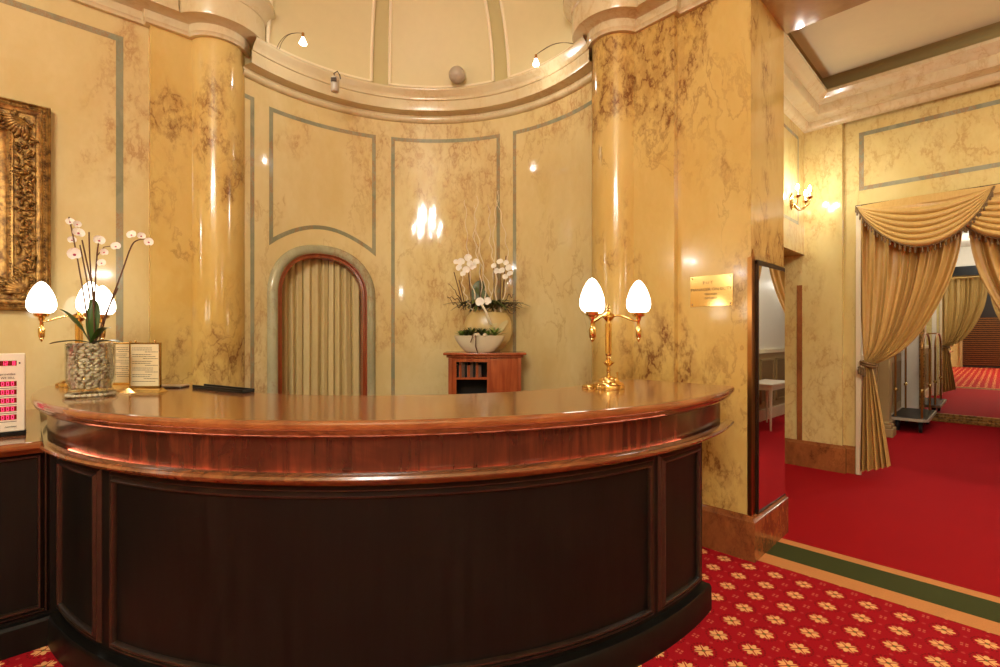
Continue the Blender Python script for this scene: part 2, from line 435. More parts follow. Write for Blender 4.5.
# diagonal wall with arch in front of the dome
d45 = Vector((-1, 1)).normalized(); mid = Vector(((CL[0] + CR[0]) / 2, (CL[1] + CR[1]) / 2)); nrm = Vector((1, 1)).normalized()
def archwall(z0, zt, R, zc, t0, t1, half):
    mb = MB(); n = 40
    def P(s, z, t): q = mid + d45 * s + nrm * t; return (q.x, q.y, z)
    pts = [(-half, z0), (-half, zt), (half, zt), (half, z0)]
    arcp = [(R * cos(pi * i / n), zc + R * sin(pi * i / n)) for i in range(n + 1)]
    # ring of quads between arch and rectangle
    outer = []
    for s_, z_ in arcp:
        a = atan2(z_ - zc, s_)
        k = min(half / abs(cos(a)) if abs(cos(a)) > 1e-3 else 1e9, (zt - zc) / sin(a) if sin(a) > 1e-3 else 1e9)
        outer.append((k * cos(a), zc + k * sin(a)))
    outer[0] = (half, z0); outer[-1] = (-half, z0); arcp[0] = (R, z0); arcp[-1] = (-R, z0)
    for t in (t0, t1):
        vs = [P(a, b, t) for a, b in arcp] + [P(a, b, t) for a, b in outer]
        mb.add(vs, [(i, i + 1, n + 2 + i, n + 1 + i) for i in range(n)])
    vs = [P(a, b, t0) for a, b in arcp] + [P(a, b, t1) for a, b in arcp]
    mb.add(vs, [(i, i + 1, n + 2 + i, n + 1 + i) for i in range(n)])
    return mb
struct(archwall(4.1, LOBZ, 1.40, 3.97, -.05, .12, 1.62).build('wall_arch', 'plaster', smooth=True))

# ------------------------------------------------------------------ niche shell
DC, DH = 84.75, 14.6                      # door centre angle, half opening angle
ZS, ZA = 1.80, 2.175
def archz(th, dh=DH, zs=ZS, za=ZA, p=2.3):
    t = abs(th - DC) / dh
    return zs + (za - zs) * max(0, 1 - t ** p) ** .5
angs = [-22 + i * 1.25 for i in range(109)]
angs = sorted(set([a for a in angs] + [DC - DH, DC + DH, DC - DH + .05, DC + DH - .05]))
mb = MB(); vs = []; rows = []
for a in angs:
    zl = archz(a) if abs(a - DC) < DH else 0
    ca, sa = cos(radians(a)), sin(radians(a))
    rows.append((NCX + NR * ca, NCY + NR * sa, zl))
vs = [(x, y, z) for x, y, z in rows] + [(x, y, 3.80) for x, y, z in rows]
n = len(rows)
fs = []
for i in range(n - 1):
    fs.append((i, i + 1, n + i + 1, n + i))
mb.add(vs, fs); struct(mb.build('wall_niche', 'wall', smooth='all'))
# soffit/jamb depth of the door opening
jp = [(DC - DH, 0)] + [(DC - DH + 2 * DH * i / 40, archz(DC - DH + 2 * DH * i / 40)) for i in range(41)] + [(DC + DH, 0)]
mj = MB()
vs = [(NCX + r * cos(radians(a)), NCY + r * sin(radians(a)), z) for r in (NR - .005, NR + .16) for a, z in jp]
k = len(jp); mj.add(vs, [(i, i + 1, k + i + 1, k + i) for i in range(k - 1)])
struct(mj.build('wall_niche_reveal', 'archwood', smooth=True))
def nmap(s, z, d):                        # s metres along wall, d inward
    a = s / NR; r = NR - d
    return (NCX + r * cos(a), NCY + r * sin(a), z)
def deg(a): return NR * radians(a)
def archpath(dh, zs, za, z0=0, p=2.3, m=44):
    pts = [(deg(DC - dh), z0)]
    for i in range(m + 1):
        tt = -cos(pi * i / m); a = DC + dh * tt
        pts.append((deg(a), zs + (za - zs) * max(0, 1 - abs(tt) ** p) ** .5))
    return pts + [(deg(DC + dh), z0)]
rnd = [(.046 * cos(t * pi / 8), .003 + .045 * sin(t * pi / 8)) for t in range(9)]
doorway = thing('arched_doorway', 'arched niche doorway with green-white marble surround and mahogany inner frame', 'doorway', (0, 0, 0))
MB().surf_sweep(archpath(DH + 1.5, ZS, ZA + .04), rnd, nmap).build('marble_surround', 'green2', doorway, smooth=True)
fr = [(.02, 0), (.02, .03), (.0, .03), (-.01, .018), (-.03, .018), (-.03, -.04)]
MB().surf_sweep(archpath(DH - .25, ZS, ZA), [(w * -1 if False else w, d) for w, d in fr], nmap).build('wood_frame', 'archwood', doorway, smooth=True)
MB().surf_sweep(archpath(DH - .9, ZS, ZA - .02), [(.03, -.10), (.03, -.05), (-.015, -.05), (-.015, -.10)], nmap).build('wood_frame', 'archwood', doorway, smooth=True)
# curtain behind the opening
def dcurt(u, v):
    a = DC - DH - 1.5 + u * (2 * DH + 3)
    z = .02 + v * 2.24
    ph = u * 2 * pi * 13 + .9 * sin(u * 17) + .4 * sin(v * 3 + u * 9)
    amp = .022 * (1.15 - .45 * v)
    r = NR + .115 + amp * sin(ph) + .006 * sin(2.3 * ph + 1)
    return (NCX + r * cos(radians(a + .35 * cos(ph))), NCY + r * sin(radians(a + .35 * cos(ph))), z)
cur = MB().grid(dcurt, 260, 14).build('curtain', 'gold_cloth2', smooth='all')
tag(cur, 'pale gold pleated curtain closing the arched niche doorway', 'curtain')

# niche entablature: profile inward offset from NR
nent = [(0, 3.53), (.018, 3.532), (.034, 3.545), (.04, 3.56), (.04, 3.572), (.03, 3.578), (.03, 3.595), (.125, 3.602), (.13, 3.62), (.13, 3.695), (.142, 3.70), (.142, 3.715), (.155, 3.74), (.18, 3.77), (.185, 3.78), (.185, 3.79), (.15, 3.798), (.0, 3.80)]
struct(MB().sweep(arc(NCX, NCY, NR, -19.5, 110.8, 120), nent).build('trim_3', 'cream', smooth=True))
# dome
DR, DZ = 1.50, 3.792
def inside(x, y): return (x - mid.x) * nrm.x + (y - mid.y) * nrm.y
def dome_pt(az, el, d=0):
    r = DR - d
    return (NCX + r * cos(el) * cos(az), NCY + r * cos(el) * sin(az), DZ + r * sin(el))
md = MB(); NA, NE = 180, 40
vs = [dome_pt(2 * pi * i / NA, (pi / 2) * j / NE) for i in range(NA) for j in range(NE + 1)]
fs = []
for i in range(NA):
    for j in range(NE):
        q = [i * (NE + 1) + j, ((i + 1) % NA) * (NE + 1) + j, ((i + 1) % NA) * (NE + 1) + j + 1, i * (NE + 1) + j + 1]
        if all(inside(vs[t][0], vs[t][1]) > -.06 for t in q): fs.append(tuple(q))
md.add(vs, fs); dome = md.build('ceiling', 'rib', smooth='all'); struct(dome)
struct(MB().sweep(arc(NCX, NCY, NR - .02, -20, 112.5, 100), [(.0, 3.797), (.12, 3.797)]).build('trim_4', 'cream'))
panel_az = [(-21, 17.0), (23.4, 62.4), (69.0, 105), (109.5, 150)]
def lerp(a, b, t): return a + (b - a) * t
for a0, a1 in panel_az:
    e0, e1 = radians(1.6), radians(66)
    def pan(u, v, d=.012):
        el = lerp(e0, e1, v); return dome_pt(radians(lerp(a0, a1, u)), el, d)
    P = [(u / 16, 0) for u in range(17)] + [(1, v / 24) for v in range(1, 25)] + [(1 - u / 16, 1) for u in range(1, 17)] + [(0, 1 - v / 24) for v in range(1, 24)]
    f = MB(); cnt = 0
    us, vs_ = 24, 30
    vv = [pan(i / us, j / vs_) for i in range(us + 1) for j in range(vs_ + 1)]
    ff = []
    for i in range(us):
        for j in range(vs_):
            q = [i * (vs_ + 1) + j, (i + 1) * (vs_ + 1) + j, (i + 1) * (vs_ + 1) + j + 1, i * (vs_ + 1) + j + 1]
            if all(inside(vv[t][0], vv[t][1]) > -.04 for t in q): ff.append(tuple(q))
    f.add(vv, ff); f.build('dome_panel', 'plaster', dome, smooth='all')
    pts = [dome_pt(radians(lerp(a0, a1, u)), lerp(e0, e1, v), .016) for u, v in P]
    pts = pts + [pts[0]]
    seg = []; t = MB()
    for p in pts + [None]:
        if p is not None and inside(p[0], p[1]) > -.02: seg.append(p)
        else:
            if len(seg) > 2: t.tube(seg, .016, 6)
            seg = []
    t.build('dome_moulding', 'moulding', dome, smooth=True)

# ------------------------------------------------------------------ green inlays (flat stone bands let into the walls)
def band(path, mp, w=.036, closed=False, name='trim_5', mat='green'):
    return struct(MB().surf_sweep(path, [(w / 2, 0.0015), (-w / 2, 0.0015)], mp, closed=closed).build(name, mat, recalc=False))
def dense(p, closed=False, step=.05):
    out = []; m = len(p) if closed else len(p) - 1
    for i in range(m):
        a, b = p[i], p[(i + 1) % len(p)]; k = max(1, int(hypot(b[0] - a[0], b[1] - a[1]) / step))
        out += [(lerp(a[0], b[0], j / k), lerp(a[1], b[1], j / k)) for j in range(k)]
    return out if closed else out + [p[-1]]
ZI = 3.36
band(dense([(deg(112), ZI + .02), (deg(107.2), ZI + .02), (deg(107.2), .3)]), nmap, name='trim_5')
bot = [(deg(101.2 - 33.7 * i / 24), 2.235 + .19 * sin(pi * i / 24) ** .9) for i in range(25)]
band(dense([(deg(67.5), ZI), (deg(101.2), ZI)]) + dense([(deg(101.2), ZI), bot[0]])[1:] + bot[1:] + dense([bot[-1], (deg(67.5), ZI)])[1:-1], nmap, closed=True, name='trim_6')
band(dense([(deg(61), .3), (deg(61), ZI), (deg(23.2), ZI), (deg(23.2), .3)]), nmap, name='trim_7')
band(dense([(deg(17), .3), (deg(17), ZI), (deg(-15.6), ZI), (deg(-15.6), .3)]), nmap, name='trim_8')
lmap = lambda s, z, d: (s, WL - d, z)
band([(-1.9, 1.1), (-1.9, 3.555), (.462, 3.555), (.462, 1.1)], lmap, .042, name='trim_9')
rmap = lambda s, z, d: (XR - d, s, z)
band([(1.02, 2.94), (-1.4, 2.94), (-1.4, 3.495), (1.02, 3.495)], rmap, .042, closed=True, name='trim_10')
pmap = lambda s, z, d: (s, 1.52 - d, z)
band([(5.86, 2.62), (4.4, 2.62), (4.4, 3.52), (5.86, 3.52)], pmap, .036, closed=True, name='trim_11')

# ------------------------------------------------------------------ bases of brown marble
bp = [(.0, 0), (.035, 0), (.035, .25), (.02, .262), (.015, .275), (.0, .28)]
struct(MB().sweep([(4.0, 1.13), (WP, 1.13), (WP, 1.62), (PP, 1.62), (PP, 1.95)], bp).build('baseboard_pier', 'base')) if False else None
b1 = MB().sweep([(PP, 1.94), (PP, 1.62), (WP, 1.62), (WP, 1.13), (3.985, 1.13)], [(-o, z) for o, z in bp])
struct(b1.build('baseboard_pier', 'base', smooth=True))
struct(MB().sweep([(LOBX0, WL), (.634, WL), (.634, PL), (.95, PL)], [(-o, z) for o, z in bp]).build('baseboard_left', 'base'))

# ------------------------------------------------------------------ pier mirror with bronze corner guard
pm = thing('wall_mirror', 'tall narrow mirror with dark bronze frame on the side of the marble pier', 'mirror', (3.68, 1.13, .28))
g = MB().box(-.268, .282, -.014, -.008, .0, 1.62).build('mirror_glass', 'mirror', pm, rotz=-.014)
f = MB(); f.box(-.285, -.268, -.022, 0, 0, 1.64); f.box(.282, .29, -.014, 0, 0, 1.64); f.box(-.285, .29, -.018, 0, 1.62, 1.65); f.box(-.285, .29, -.02, 0, -.006, .0)
f.build('frame', 'darkmetal', pm)
gd = MB(); gd.prism([(-.004, -.006), (.062, -.006), (.062, 0), (.0, 0), (0, .02), (-.004, .02)], 0, 1.66)
gd.add([(-.004, -.006, 1.66), (.062, -.006, 1.66), (.062, 0, 1.66), (0, .02, 1.66), (.028, -.003, 1.72)], [(0, 1, 4), (1, 2, 4), (2, 3, 4), (3, 0, 4)])
gd = gd.build('corner_guard', 'bronze', loc=(WP, 1.13, .28)); tag(gd, 'bronze corner guard strip on the front edge of the marble pier', 'corner guard')

# brass plaque
pl = thing('brass_plaque', 'engraved brass plaque screwed to the pier above the desk end', 'plaque', (WP, 1.383, 1.74))
MB().box(-.006, 0, -.143, .143, -.105, .105).build('plate', 'brass', pl, bevel=.001)
for yy in (-.128, .128):
    for zz in (-.09, .09): MB().ball((-.006, yy, zz), .006, 8, 6).build('screw', 'wire', pl, smooth='all')
def onx(y, z, x=-.0066): return Matrix.Translation((x, y, z)) @ Matrix(((0, 0, -1), (-1, 0, 0), (0, 1, 0))).to_4x4()
text('lettering', 'F U T', .03, 'ink', pl, onx(.02, .055))
text('lettering', 'MANAGER ON DUTY', .029, 'ink', pl, onx(0, .01))
text('lettering', 'MANAGER', .018, 'ink', pl, onx(0, -.022))
text('lettering', 'DYŻURNY', .018, 'ink', pl, onx(0, -.05))

# ------------------------------------------------------------------ right room
w = MB(); w.box(4.0, 6.1, 1.52, 1.85, 2.31, 4.6); w.box(4.0, 4.45, 1.52, 1.85, 0, 2.31)
struct(w.build('wall_passage', 'room'))
struct(MB().box(6.1, 6.5, 1.175, 3.3, 0, 4.6).build('wall_passage_pilaster', 'room'))
w = MB(); w.box(XR, 6.4, 1.062, 1.18, 0, 4.6); w.box(XR, 6.4, -.58, 1.062, 2.76, 4.6); w.box(XR, 6.4, -6.2, -.58, 0, 4.6)
struct(w.build('wall_curtain', 'room'))
struct(MB().box(3.9, 6.5, 3.0, 3.3, 0, 3.0).build('wall_passage_back', 'room'))
struct(MB().box(4.0, 6.1, 1.85, 3.0, 2.6, 2.7).build('ceiling', 'ceilw'))
struct(MB().box(3.9, 4.0, 2.6, 3.3, 0, 3.0).build('wall_passage_end', 'room'))
struct(MB().sweep([(6.1, 1.53), (6.1, 1.175), (XR, 1.175), (XR, 1.068)], [(-o, z) for o, z in bp]).build('baseboard_room', 'base'))
struct(MB().sweep([(6.1, 3.0), (6.1, 1.53)], [(-o, z) for o, z in bp]).build('baseboard_passage', 'base'))
struct(MB().sweep([(XR, -.60), (XR, -6.2)], [(-o, z) for o, z in bp]).build('baseboard_room_far', 'base'))
gs = MB().box(-.012, .0, -.02, .03, 0, 1.7).build('corner_guard', 'base', loc=(6.1, 1.56, .28)); tag(gs, 'dark brown guard strip in the narrow doorway left of the curtains', 'corner guard')
# cornice
cp = [(0, 3.64), (.03, 3.645), (.05, 3.665), (.06, 3.70), (.06, 3.72), (.17, 3.735), (.18, 3.75), (.18, 3.83), (.2, 3.84), (.24, 3.875), (.27, 3.90), (.27, 3.93), (.0, 3.94)]
room_path = [(4.05, 1.52), (6.1, 1.52), (6.1, 1.175), (XR, 1.175), (XR, -6.2)]
room_path = [(4.05, 1.52), (6.1, 1.52), (6.1, -6.2)]
struct(MB().sweep(room_path, [(-o, z) for o, z in cp]).build('trim_12', 'cream', smooth=True))
def cove():
    pr = [(.02, 3.92), (.02, 3.96)] + [(.02 + .20 * (1 - cos(t * pi / 16)), 3.96 + .12 * sin(t * pi / 16)) for t in range(9)]
    return MB().sweep(room_path, [(-o, z) for o, z in pr])
struct(cove().build('ceiling_cove', 'cove', smooth=True))
ce = MB(); ce.box(4.0, 5.885, -6.2, 1.305, 4.08, 4.4); struct(ce.build('ceiling', 'ceilw'))
struct(MB().box(4.0, 6.4, -6.2, 1.9, 4.4, 4.5).build('ceiling', 'ceilw'))

# curtain casing
cs = MB(); cs.box(XR - .03, XR + .02, 1.02, 1.062, 0, 2.76)
struct(cs.build('trim_13', 'moulding'))
struct(MB().box(XR - .03, XR + .02, -.58, -.54, 0, 2.76).build('trim_14', 'moulding'))
struct(MB().box(XR - .012, XR + .01, -.59, 1.07, 2.755, 2.772).build('trim_15', 'darkmetal'))
struct(MB().box(6.38, 6.46, -.6, 1.08, 2.76, 2.97).build('trim_16', 'darkwood'))

# corridor
CY0, CY1, CX1, CZ = -.75, 1.27, 10.85, 3.4
def panelled(y, s, name):                 # s: direction of the room
    w = MB(); w.box(6.4, CX1 + .3, min(y, y - s * .2), max(y, y - s * .2), 0, CZ)
    o = struct(w.build(name, 'panelw'))
    a = y; lo, hi = (a, a + s * .03)
    d = MB(); d.box(6.4, CX1, min(lo, hi), max(lo, hi), 0, 1.12); d.build('dado', 'dado', o)
    d = MB(); hi2 = a + s * .06
    d.box(6.4, CX1, min(a, hi2), max(a, hi2), 1.12, 1.18); d.box(6.4, CX1, min(a, hi2), max(a, hi2), 0, .18); d.build('dado_rail', 'moulding', o)
    for i in range(6):
        x0 = 6.5 + i * .72; q = MB(); h0, h1 = a + s * .028, a + s * .036
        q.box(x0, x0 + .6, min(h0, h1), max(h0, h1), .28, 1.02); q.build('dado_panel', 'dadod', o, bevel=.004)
        fr_ = MB(); k0, k1 = a + s * .03, a + s * .05
        for (b0, b1, c0, c1) in ((x0, x0 + .6, .28, .31), (x0, x0 + .6, .99, 1.02), (x0, x0 + .03, .28, 1.02), (x0 + .57, x0 + .6, .28, 1.02)):
            fr_.box(b0, b1, min(k0, k1), max(k0, k1), c0, c1)
        fr_.build('panel_moulding', 'dado', o)
    return o
panelled(CY1, -1, 'wall_corridor_left'); panelled(CY0, 1, 'wall_corridor_right')
struct(MB().box(6.40, CX1 + .3, CY0 - .2, CY1 + .2, CZ, CZ + .1).build('ceiling', 'panelw'))
w = MB(); w.box(CX1, CX1 + .2, CY0, CY1, 0, CZ); struct(w.build('wall_corridor_end', 'panelw'))
w = MB(); w.box(6.4, 6.45, 1.1, CY1, 0, CZ); w.box(6.4, 6.45, CY0, -.6, 0, CZ); w.box(6.4, 6.45, -.6, 1.1, 2.97, CZ); struct(w.build('wall_corridor_front', 'panelw'))
# white pilaster with moulded base
pi_ = thing('corridor_pilaster', 'cream panelled pilaster with moulded foot in the corridor beside the luggage cart', 'pilaster', (8.75, CY1 - .03, 0))
MB().box(-.11, .11, -.12, 0, .2, 2.9).build('shaft', 'dado', pi_, bevel=.006)
MB().box(-.06, .06, -.13, -.119, .35, 1.05).build('shaft_panel', 'dado', pi_, bevel=.004)
mbb = MB(); mbb.box(-.15, .15, -.17, 0, 0, .12); mbb.box(-.135, .135, -.15, 0, .12, .17); mbb.box(-.125, .125, -.135, 0, .17, .21); mbb.build('foot', 'dado', pi_, bevel=.012)
# end mirror
em = thing('corridor_mirror', 'large gold-framed mirror standing at the end of the corridor', 'mirror', (CX1, .24, 0))
MB().box(-.03, -.02, -.66, .70, .13, 3.1).build('mirror_glass', 'mirror', em)
f = MB(); f.box(-.09, 0, -.72, .76, .0, .055); f.box(-.07, 0, -.72, .76, .055, .095); f.box(-.05, 0, -.72, .76, .095, .135)
f.box(-.05, 0, -.72, -.65, .135, 3.1); f.box(-.05, 0, .69, .76, .135, 3.1); f.box(-.06, 0, -.74, .78, 3.1, 3.2)
f.build('frame', 'gilt', em, bevel=.008)

# ------------------------------------------------------------------ lobby shell behind the camera (seen in mirrors and reflections)
struct(MB().box(LOBX0 - .3, LOBX0, LOBY0, WL + .3, 0, LOBZ).build('wall_back', 'room'))
struct(MB().box(LOBX0 - .3, 6.5, LOBY0 - .3, LOBY0, 0, LOBZ).build('wall_side', 'wall'))
struct(MB().box(LOBX0 - .3, 4.05, LOBY0 - .3, WL + 1.5, LOBZ, LOBZ + .2).build('ceiling', 'ceilw'))
sh = thing('rolling_shutter', 'dark horizontal-slat shutter on the far lobby wall seen in the corridor mirror', 'shutter', (LOBX0, .35, 0))
for i in range(24):
    MB().box(.03, .06, -1.0, .9, .12 + i * .085, .15 + i * .085).build('slat', 'bronze', sh)  # thin bright bars stand for lit slat edges, black backing for the rest
MB().box(0, .03, -1.05, .95, .0, 3.2).build('backing', 'black', sh)
for yy in (-1.05, .95): MB().box(0, .1, yy - .05, yy + .05, 0, 3.2).build('side_rail', 'dado', sh, bevel=.01)

# ------------------------------------------------------------------ reception desk
DX, DY = 2.375, 3.395
desk = thing('reception_desk', 'large curved mahogany reception desk with dark panelled front', 'reception desk', (DX, DY, 0))
RO, RI = 2.372, 1.645
outer = arc(0, 0, RO, 166, 285.0, 110)
inner = [(2.985 - DX, 1.72 - DY)] + arc(0, 0, RI, 287.5, 176, 90) + [(.68 - DX, 3.56 - DY)]
topn = outer + inner
def edged(poly_n_outer, z0, z1):
    pass
MB().prism(topn, 1.102, 1.14).build('worktop', 'topwood', desk, bevel=.014)
def ring(r0, r1, a0, a1, z0, z1, n=110):
    return MB().prism(arc(0, 0, r1, a0, a1, n) + arc(0, 0, r0, a1, a0, n), z0, z1)
# cornice mould under top
MB().sweep(arc(0, 0, 2.315, 168, 282.3, 110)[::-1], [(.0, 1.07), (.03, 1.075), (.045, 1.09), (.05, 1.103), (0, 1.103)]).build('top_moulding', 'edgewood', desk, smooth=True)
# fascia (slightly coved)
fp = [(0, 1.10), (0, .93), (-.05, .93), (-.05, 1.10)]
MB().sweep(arc(0, 0, 2.31, 167, 282.1, 120)[::-1], fp, closed_prof=True).build('fascia', 'redwood', desk, smooth=True)
# ledge
lg = [(.04, .925), (.127, .925), (.127, .945), (.155, .945), (.168, .94), (.172, .93), (.168, .922), (.15, .918), (.14, .905), (.10, .90), (.09, .885), (.04, .885)]
MB().sweep(arc(0, 0, 2.20, 167, 284.3, 120)[::-1], lg, closed_prof=True).build('ledge', 'edgewood', desk, smooth=True)
# body
ring(2.21, 2.29, 167, 274.7, .12, .90).build('front', 'darkwood', desk, smooth=True)
pb = [(0, 0), (.045, 0), (.045, .118), (.036, .132), (0, .134)]
MB().sweep(arc(0, 0, 2.29, 167, 275.0, 120)[::-1] + [], pb + [(-.06, .14), (-.06, 0)], closed_prof=True).build('plinth', 'darkwood', desk, smooth=True)
MB().prism([(2.285 * cos(radians(274.7)), 2.285 * sin(radians(274.7))), (2.285 * cos(radians(274.7)), -1.7), (.10, -1.7), (.10, 2.2 * sin(radians(272.5)))][::-1], .0, .90).build('end_panel', 'darkwood', desk)
ring(1.50, 2.165, 180, 272, .72, .76).build('inner_worktop', 'darkwood', desk, smooth=True)
ring(1.55, 1.58, 182, 270, 0, .72).build('inner_panel', 'darkwood', desk, smooth=True)
for a0 in range(192, 268, 4):
    MB().tube([(2.319 * cos(radians(a0 + .3 + .34 * j)), 2.319 * sin(radians(a0 + .3 + .34 * j)), .932) for j in range(11)], .0035, 6).build('light_rope', 'strip', desk, smooth='all')
bm_ = lambda s, z, d: ((2.29 + d) * cos(s / 2.29), (2.29 + d) * sin(s / 2.29), z)
mpf = [(.0, .0), (.0, .012), (-.004, .02), (-.010, .021), (-.022, .010), (-.024, .006), (-.027, .014), (-.031, .014), (-.042, .002), (-.042, 0)]
for a0, a1 in ((188.5, 198.6), (202.4, 261.3), (264.2, 272.6)):
    k = 2.29 * pi / 180
    P = dense([(a0 * k, .195), (a1 * k, .195), (a1 * k, .842), (a0 * k, .842)], True, .06)
    P = P[::-1]
    MB().surf_sweep(P, [(-w_, d) for w_, d in mpf], bm_, closed=True).build('panel_moulding', 'mouldwood', desk, smooth=True)

# return counter on the left
rc = thing('side_counter', 'low dark wood counter joining the left end of the reception desk', 'counter', (-.6, 3.1, 0))
MB().box(-1.4, .645, -.06, 1.28, .925, .96).build('counter_top', 'topwood', rc, bevel=.012)
MB().box(-1.4, .715, 0.02, .06, 0.1, .925).build('front', 'darkwood', rc)
MB().sweep([(-1.4, .02), (.70, .02)], [(-o * .7, z) for o, z in pb]).build('plinth', 'darkwood', rc)
MB().sweep([(-1.4, .02), (.66, .02)], [(0, .895), (-.03, .9), (-.045, .925), (0, .925)]).build('top_moulding', 'edgewood', rc)
cm = lambda s, z, d: (s, .02 - d, z)
MB().surf_sweep([(-.9, .19), (-.9, .875), (.625, .875), (.625, .19)], [(-w_, d) for w_, d in mpf], cm, closed=True).build('panel_moulding', 'mouldwood', rc, smooth=True)

# ------------------------------------------------------------------ table lamps
def lamp(loc, angles, label, rotz):
    t = thing('table_lamp', label, 'lamp', loc, rotz, 'brass three-arm lamps on the desk')
    MB().lathe([(0, 0), (.088, 0), (.09, .012), (.086, .024), (.088, .028), (.082, .036), (.06, .042), (.058, .052), (.05, .062), (.03, .07), (.012, .074), (0, .074)], 36).build('base', 'brass', t, smooth=True)
    mbx = MB().lathe([(0, 0), (.04, 0), (.042, .014), (.03, .022), (0, .024)], 20, (-.105, .02, 0)); mbx.box(-.1, -.03, .0, .04, 0, .016); mbx.build('base_lobe', 'brass', t, smooth=True)
    MB().lathe([(0, .07), (.012, .07), (.009, .095), (.014, .105), (.008, .112), (.008, .125), (.02, .135), (.034, .147), (.02, .156), (.01, .162), (.014, .172), (.01, .18), (.017, .19), (.017, .198), (0, .198)], 24).build('knop', 'brass', t, smooth=True)
    MB().lathe([(0, .198), (.019, .198), (.019, .365), (0, .365)], 36, flute=.14, nf=12).build('pole', 'brass', t, smooth=True)
    MB().lathe([(0, .365), (.013, .366), (.012, .378), (.022, .388), (.034, .402), (.034, .415), (.018, .425), (.008, .432), (.012, .44), (.008, .448), (.012, .456), (.006, .47), (0, .476)], 24).build('hub', 'brass', t, smooth=True)
    sw = MB().lathe([(0, .06), (.004, .06), (.004, .085), (.007, .088), (.007, .094), (0, .096)], 10, (.042, -.03, 0)); sw.build('switch', 'brass', t, smooth=True)
    for a in angles:
        a = radians(a); c, s_ = cos(a), sin(a); R = .166
        pts = []
        for i in range(17):
            q = i / 16; r = .028 + (R - .028) * q; z = .408 + .012 * sin(pi * q * 1.0) * (1 - q) - .030 * (q ** 2) * (3 - 2 * q)
            pts.append((r * c, r * s_, z))
        ar = MB().tube(pts, .0052, 8).build('arm', 'brass', t, smooth='all')
        x, y = R * c, R * s_
        MB().lathe([(0, .262), (.004, .264), (.006, .272), (.011, .279), (.010, .284), (.015, .292), (.0165, .335), (.011, .343), (.008, .352), (.010, .36), (.008, .375), (.014, .388), (.016, .40), (.032, .408), (.035, .415), (.035, .428), (0, .428)], 20, (x, y, 0)).build('socket', 'brass', t, smooth=True)
        MB().lathe([(0, .424), (.032, .426), (.052, .434), (.063, .452), (.0665, .472), (.065, .495), (.057, .525), (.046, .555), (.031, .582), (.016, .601), (0, .610)], 28, (x, y, 0)).build('lamp_shade', 'glass_lit', t, smooth='all')
    return t
RZ = CA - pi / 2
p = spot(608.5, 389, 2.74); lamp((p.x, p.y, 1.14), (-4, 109, 226), 'brass three-arm table lamp with white flame shades at the right end of the desk', RZ)
p = spot(79, 386.5, 2.87); lamp((p.x, p.y, 1.14), (208.8, 328.8, 88.8), 'brass three-arm table lamp with white flame shades behind the orchid vase at the left', RZ)

# ------------------------------------------------------------------ orchid in a glass vase
def petal_mesh(mb, c, nrm_, size, spin=0):
    """five rounded petals facing nrm_"""
    nn = Vector(nrm_).normalized(); a = Vector((0, 0, 1)).cross(nn)
    a = a.normalized() if a.length > .01 else Vector((1, 0, 0)); b = nn.cross(a)
    for k_ in range(5):
        th = spin + 2 * pi * k_ / 5 + pi / 2
        wd = .85 if k_ in (1, 4) else .42
        d = a * cos(th) + b * sin(th); e = nn.cross(d)
        def g(u, v, d=d, e=e, wd=wd):
            L = size * u; W = size * wd * sin(pi * min(1, u * .93 + .05)) ** .7 * (v - .5) * 2
            return Vector(c) + d * L + e * W + nn * (size * .18 * u * u + size * .12 * ((v - .5) * 2) ** 2 + .001 * k_)
        mb.grid(g, 6, 5)
def leaf_mesh(mb, pts, width, up=(0, 0, 1), fold=.25):
    P = [Vector(p) for p in pts]; n = 14
    def at(t):
        q = t * (len(P) - 1); i = min(int(q), len(P) - 2); f_ = q - i
        p0 = P[max(i - 1, 0)]; p1 = P[i]; p2 = P[i + 1]; p3 = P[min(i + 2, len(P) - 1)]
        return .5 * ((2 * p1) + (p2 - p0) * f_ + (2 * p0 - 5 * p1 + 4 * p2 - p3) * f_ ** 2 + (3 * p1 - p0 - 3 * p2 + p3) * f_ ** 3)
    U = Vector(up)
    def g(u, v):
        c = at(u); d = (at(min(1, u + .01)) - at(max(0, u - .01))).normalized(); s_ = d.cross(U).normalized(); nn = s_.cross(d)
        w_ = width * (sin(pi * min(1, .06 + u * .92)) ** .6) * .5; k_ = (v - .5) * 2
        return c + s_ * w_ * k_ + nn * (fold * w_ * abs(k_))
    mb.grid(g, n, 4); 
def spline(P, n=16):
    P = [Vector(p) for p in P]; out = []
    for t in range(n + 1):
        q = t / n * (len(P) - 1); i = min(int(q), len(P) - 2); f_ = q - i
        p0 = P[max(i - 1, 0)]; p1 = P[i]; p2 = P[i + 1]; p3 = P[min(i + 2, len(P) - 1)]
        out.append(.5 * ((2 * p1) + (p2 - p0) * f_ + (2 * p0 - 5 * p1 + 4 * p2 - p3) * f_ ** 2 + (3 * p1 - p0 - 3 * p2 + p3) * f_ ** 3))
    return out
VD = 2.40
vb = spot(91, 397, VD); vb.z = 1.14
vase = thing('glass_vase', 'clear glass vase filled with white pebbles at the left end of the desk', 'vase', vb)
prof_o = [(0, 0), (.098, 0), (.108, .006), (.106, .018), (.088, .032), (.082, .045), (.088, .06), (.095, .08), (.097, .12), (.097, .262)]
prof_i = [(.092, .262), (.092, .12), (.09, .085), (.083, .066), (.077, .05), (.079, .038), (0, .034)]
vv = MB(); m_ = prof_o + prof_i; vv.lathe(m_, 40); vv.f = [f for f in vv.f if len(f) == 4]; vv.build('glass_body', 'glass', vase, smooth='all')
rs = random.Random(3); peb = MB()
